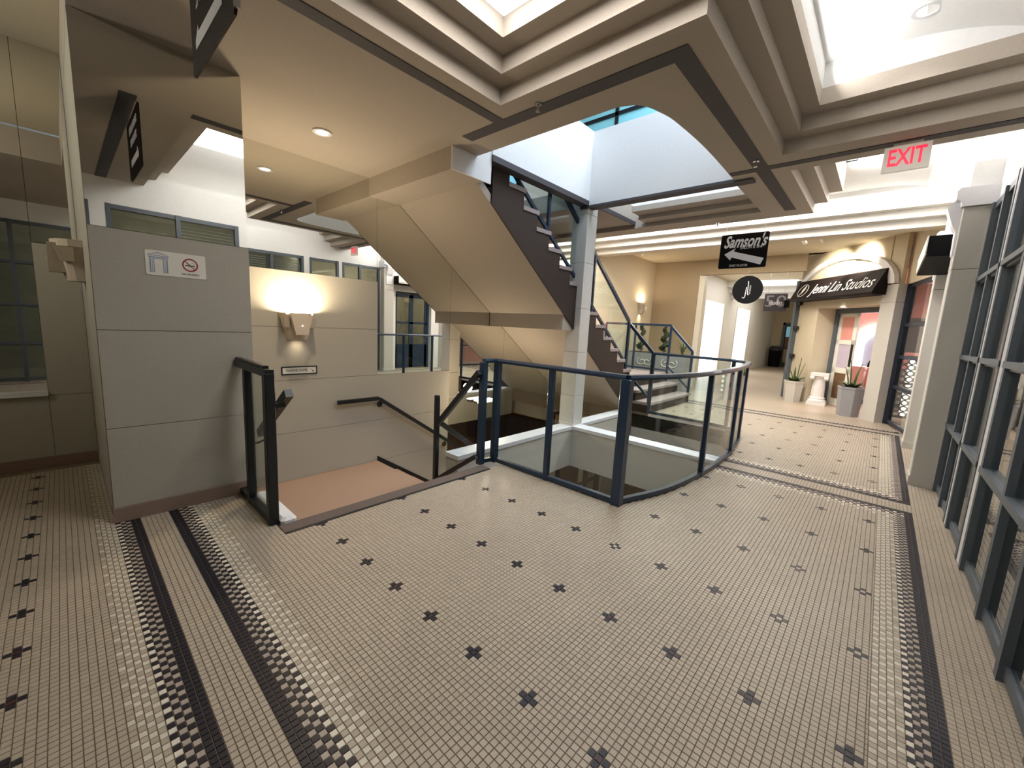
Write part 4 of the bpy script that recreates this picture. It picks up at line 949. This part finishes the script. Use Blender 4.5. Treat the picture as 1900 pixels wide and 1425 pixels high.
point('stairwell_lamp', (4.77, YM-.3, .36), 46, WARM, .08)
m2 = lambda u, v, z: (11.2+u, 5.3-v, 2.0+z)
sconce(m2, 'small lit wall sconce on the cream wall beyond the landing', (11.2, 5.3, 2.0), 1)
area('sconce_uplight', (11.2, 5.2, 2.31), .28, .1, 7, WARM, (11.2, 5.25, 4)); area('sconce_downlight', (11.2, 5.26, 2.0), .12, .05, .8, WARM, (11.2, 5.26, 0), 90)
m3 = lambda u, v, z: (.15-v, 4.75+u, 1.66+z)
sconce(m3, 'unlit wall sconce on the left side of the pier', (.15, 4.75, 1.66), 0)
def can(x, y, z, label, power, color=WARM, glow=True, tgt=None):
    t = thing('recessed_light', (x, y, z), label, 'ceiling light')
    MB().lathe([(.085, z-.012), (.085, z-.002), (.062, z-.002), (.058, z-.012), (.085, z-.012)], x, y, 20, cap=False).build('trim_ring', LEDGE, t)
    MB().lathe([(.06, z-.003), (.06, z+.004)], x, y, 16).build('lens', LAMP if glow else SIGNW, t)
    if power: spot('recessed_spot', (x, y, z-.02), tgt or (x, y, 0), power, color, 120, .9, .05)
can(1.80, 4.21, ZC, 'recessed light in the taupe ceiling over the washroom landing', 105, (1.0, .82, .58))
can(4.12, .085, 3.765, 'recessed light in the white vault', 25, (1, .95, .88))
can(11.45, .75, 2.25, 'small recessed light beneath the dark studio sign', 8, NEUT)
def sprinkler(x, y, z, label):
    t = thing('sprinkler_head', (x, y, z), label, 'sprinkler')
    MB().lathe([(.03, z-.006), (.03, z), (.0, z)], x, y, 12).build('escutcheon', CHROME, t); MB().lathe([(.008, z-.05), (.008, z-.006)], x, y, 8).build('body', CHROME, t); MB().lathe([(.018, z-.056), (.018, z-.05)], x, y, 10).build('deflector', CHROME, t)
sprinkler(2.64, 2.25, ZC-.003, 'sprinkler head on the dark strip at the ceiling corner')
sprinkler(4.72, 1.17, ZC-.006, 'sprinkler head where two dark ceiling strips cross')
sprinkler(6.95, 2.15, ZC, 'sprinkler head at the ceiling edge near the salon sign')
sprinkler(8.75, 4.2, ZC, 'sprinkler head under the far moulding')
for k, (x, y) in enumerate(((9.9, 1.45), (9.85, 1.15))):
    t = thing('spotlight', (x, y, 3.52), 'small ceiling spotlight aimed at the studio arch, %s' % ('left' if k == 0 else 'right'), 'spotlight')
    MB().tube([(x, y, 3.52), (x, y, 3.44)], .01).build('stem', CHROME, t); MB().tube([(x-.03, y, 3.45), (x+.09, y-.04, 3.38)], .035, 10).build('head', SIGNW, t)
spot('arch_spot', (10.9, 1.3, 3.3), fr(1.55, 0, 3.02), 150, (1, .9, .72), 75, .8)
spot('arch_spot', (10.5, .85, 3.4), fr(.75, 0, 3.12), 170, (1, .9, .72), 70, .8)
spot('studio_sign_spot', (10.2, 1.6, 3.3), fr(1.6, 0, .9), 170, (1, .93, .84), 70, .9)
# far passage things
bn = thing('waste_bin', (25.4, 4.2, 0), 'black waste bin at the end of the passage', 'bin')
MB().lathe([(.26, 0), (.3, .85), (.3, .86)], 25.4, 4.2, 12).build('body', BLACK, bn); MB().lathe([(.31, .86), (.3, .98), (.2, 1.09), (.02, 1.1)], 25.4, 4.2, 12).build('lid', DARKIN, bn)
fd_ = MB(); fd_.box(26.1, 26.2, 2.9, 3.02, 0, 2.35); fd_.box(26.1, 26.2, 4.0, 4.12, 0, 2.35); fd_.box(26.1, 26.2, 2.9, 4.12, 2.23, 2.35)
d3 = struct(fd_.build('door_3', SLATE), 'dark framed glazed door at the end of the passage')
B('door_leaf', DARKIN, 26.14, 26.18, 3.02, 4.0, 0, 2.23, d3)
lf = d3.children[0]
for z0_, z1_, mt_ in ((.25, .95, TAN), (1.0, 1.55, WOOD), (1.6, 2.15, TEAL)): B('pane', mt_, 26.125, 26.14, 3.1, 3.95, z0_, z1_, lf)
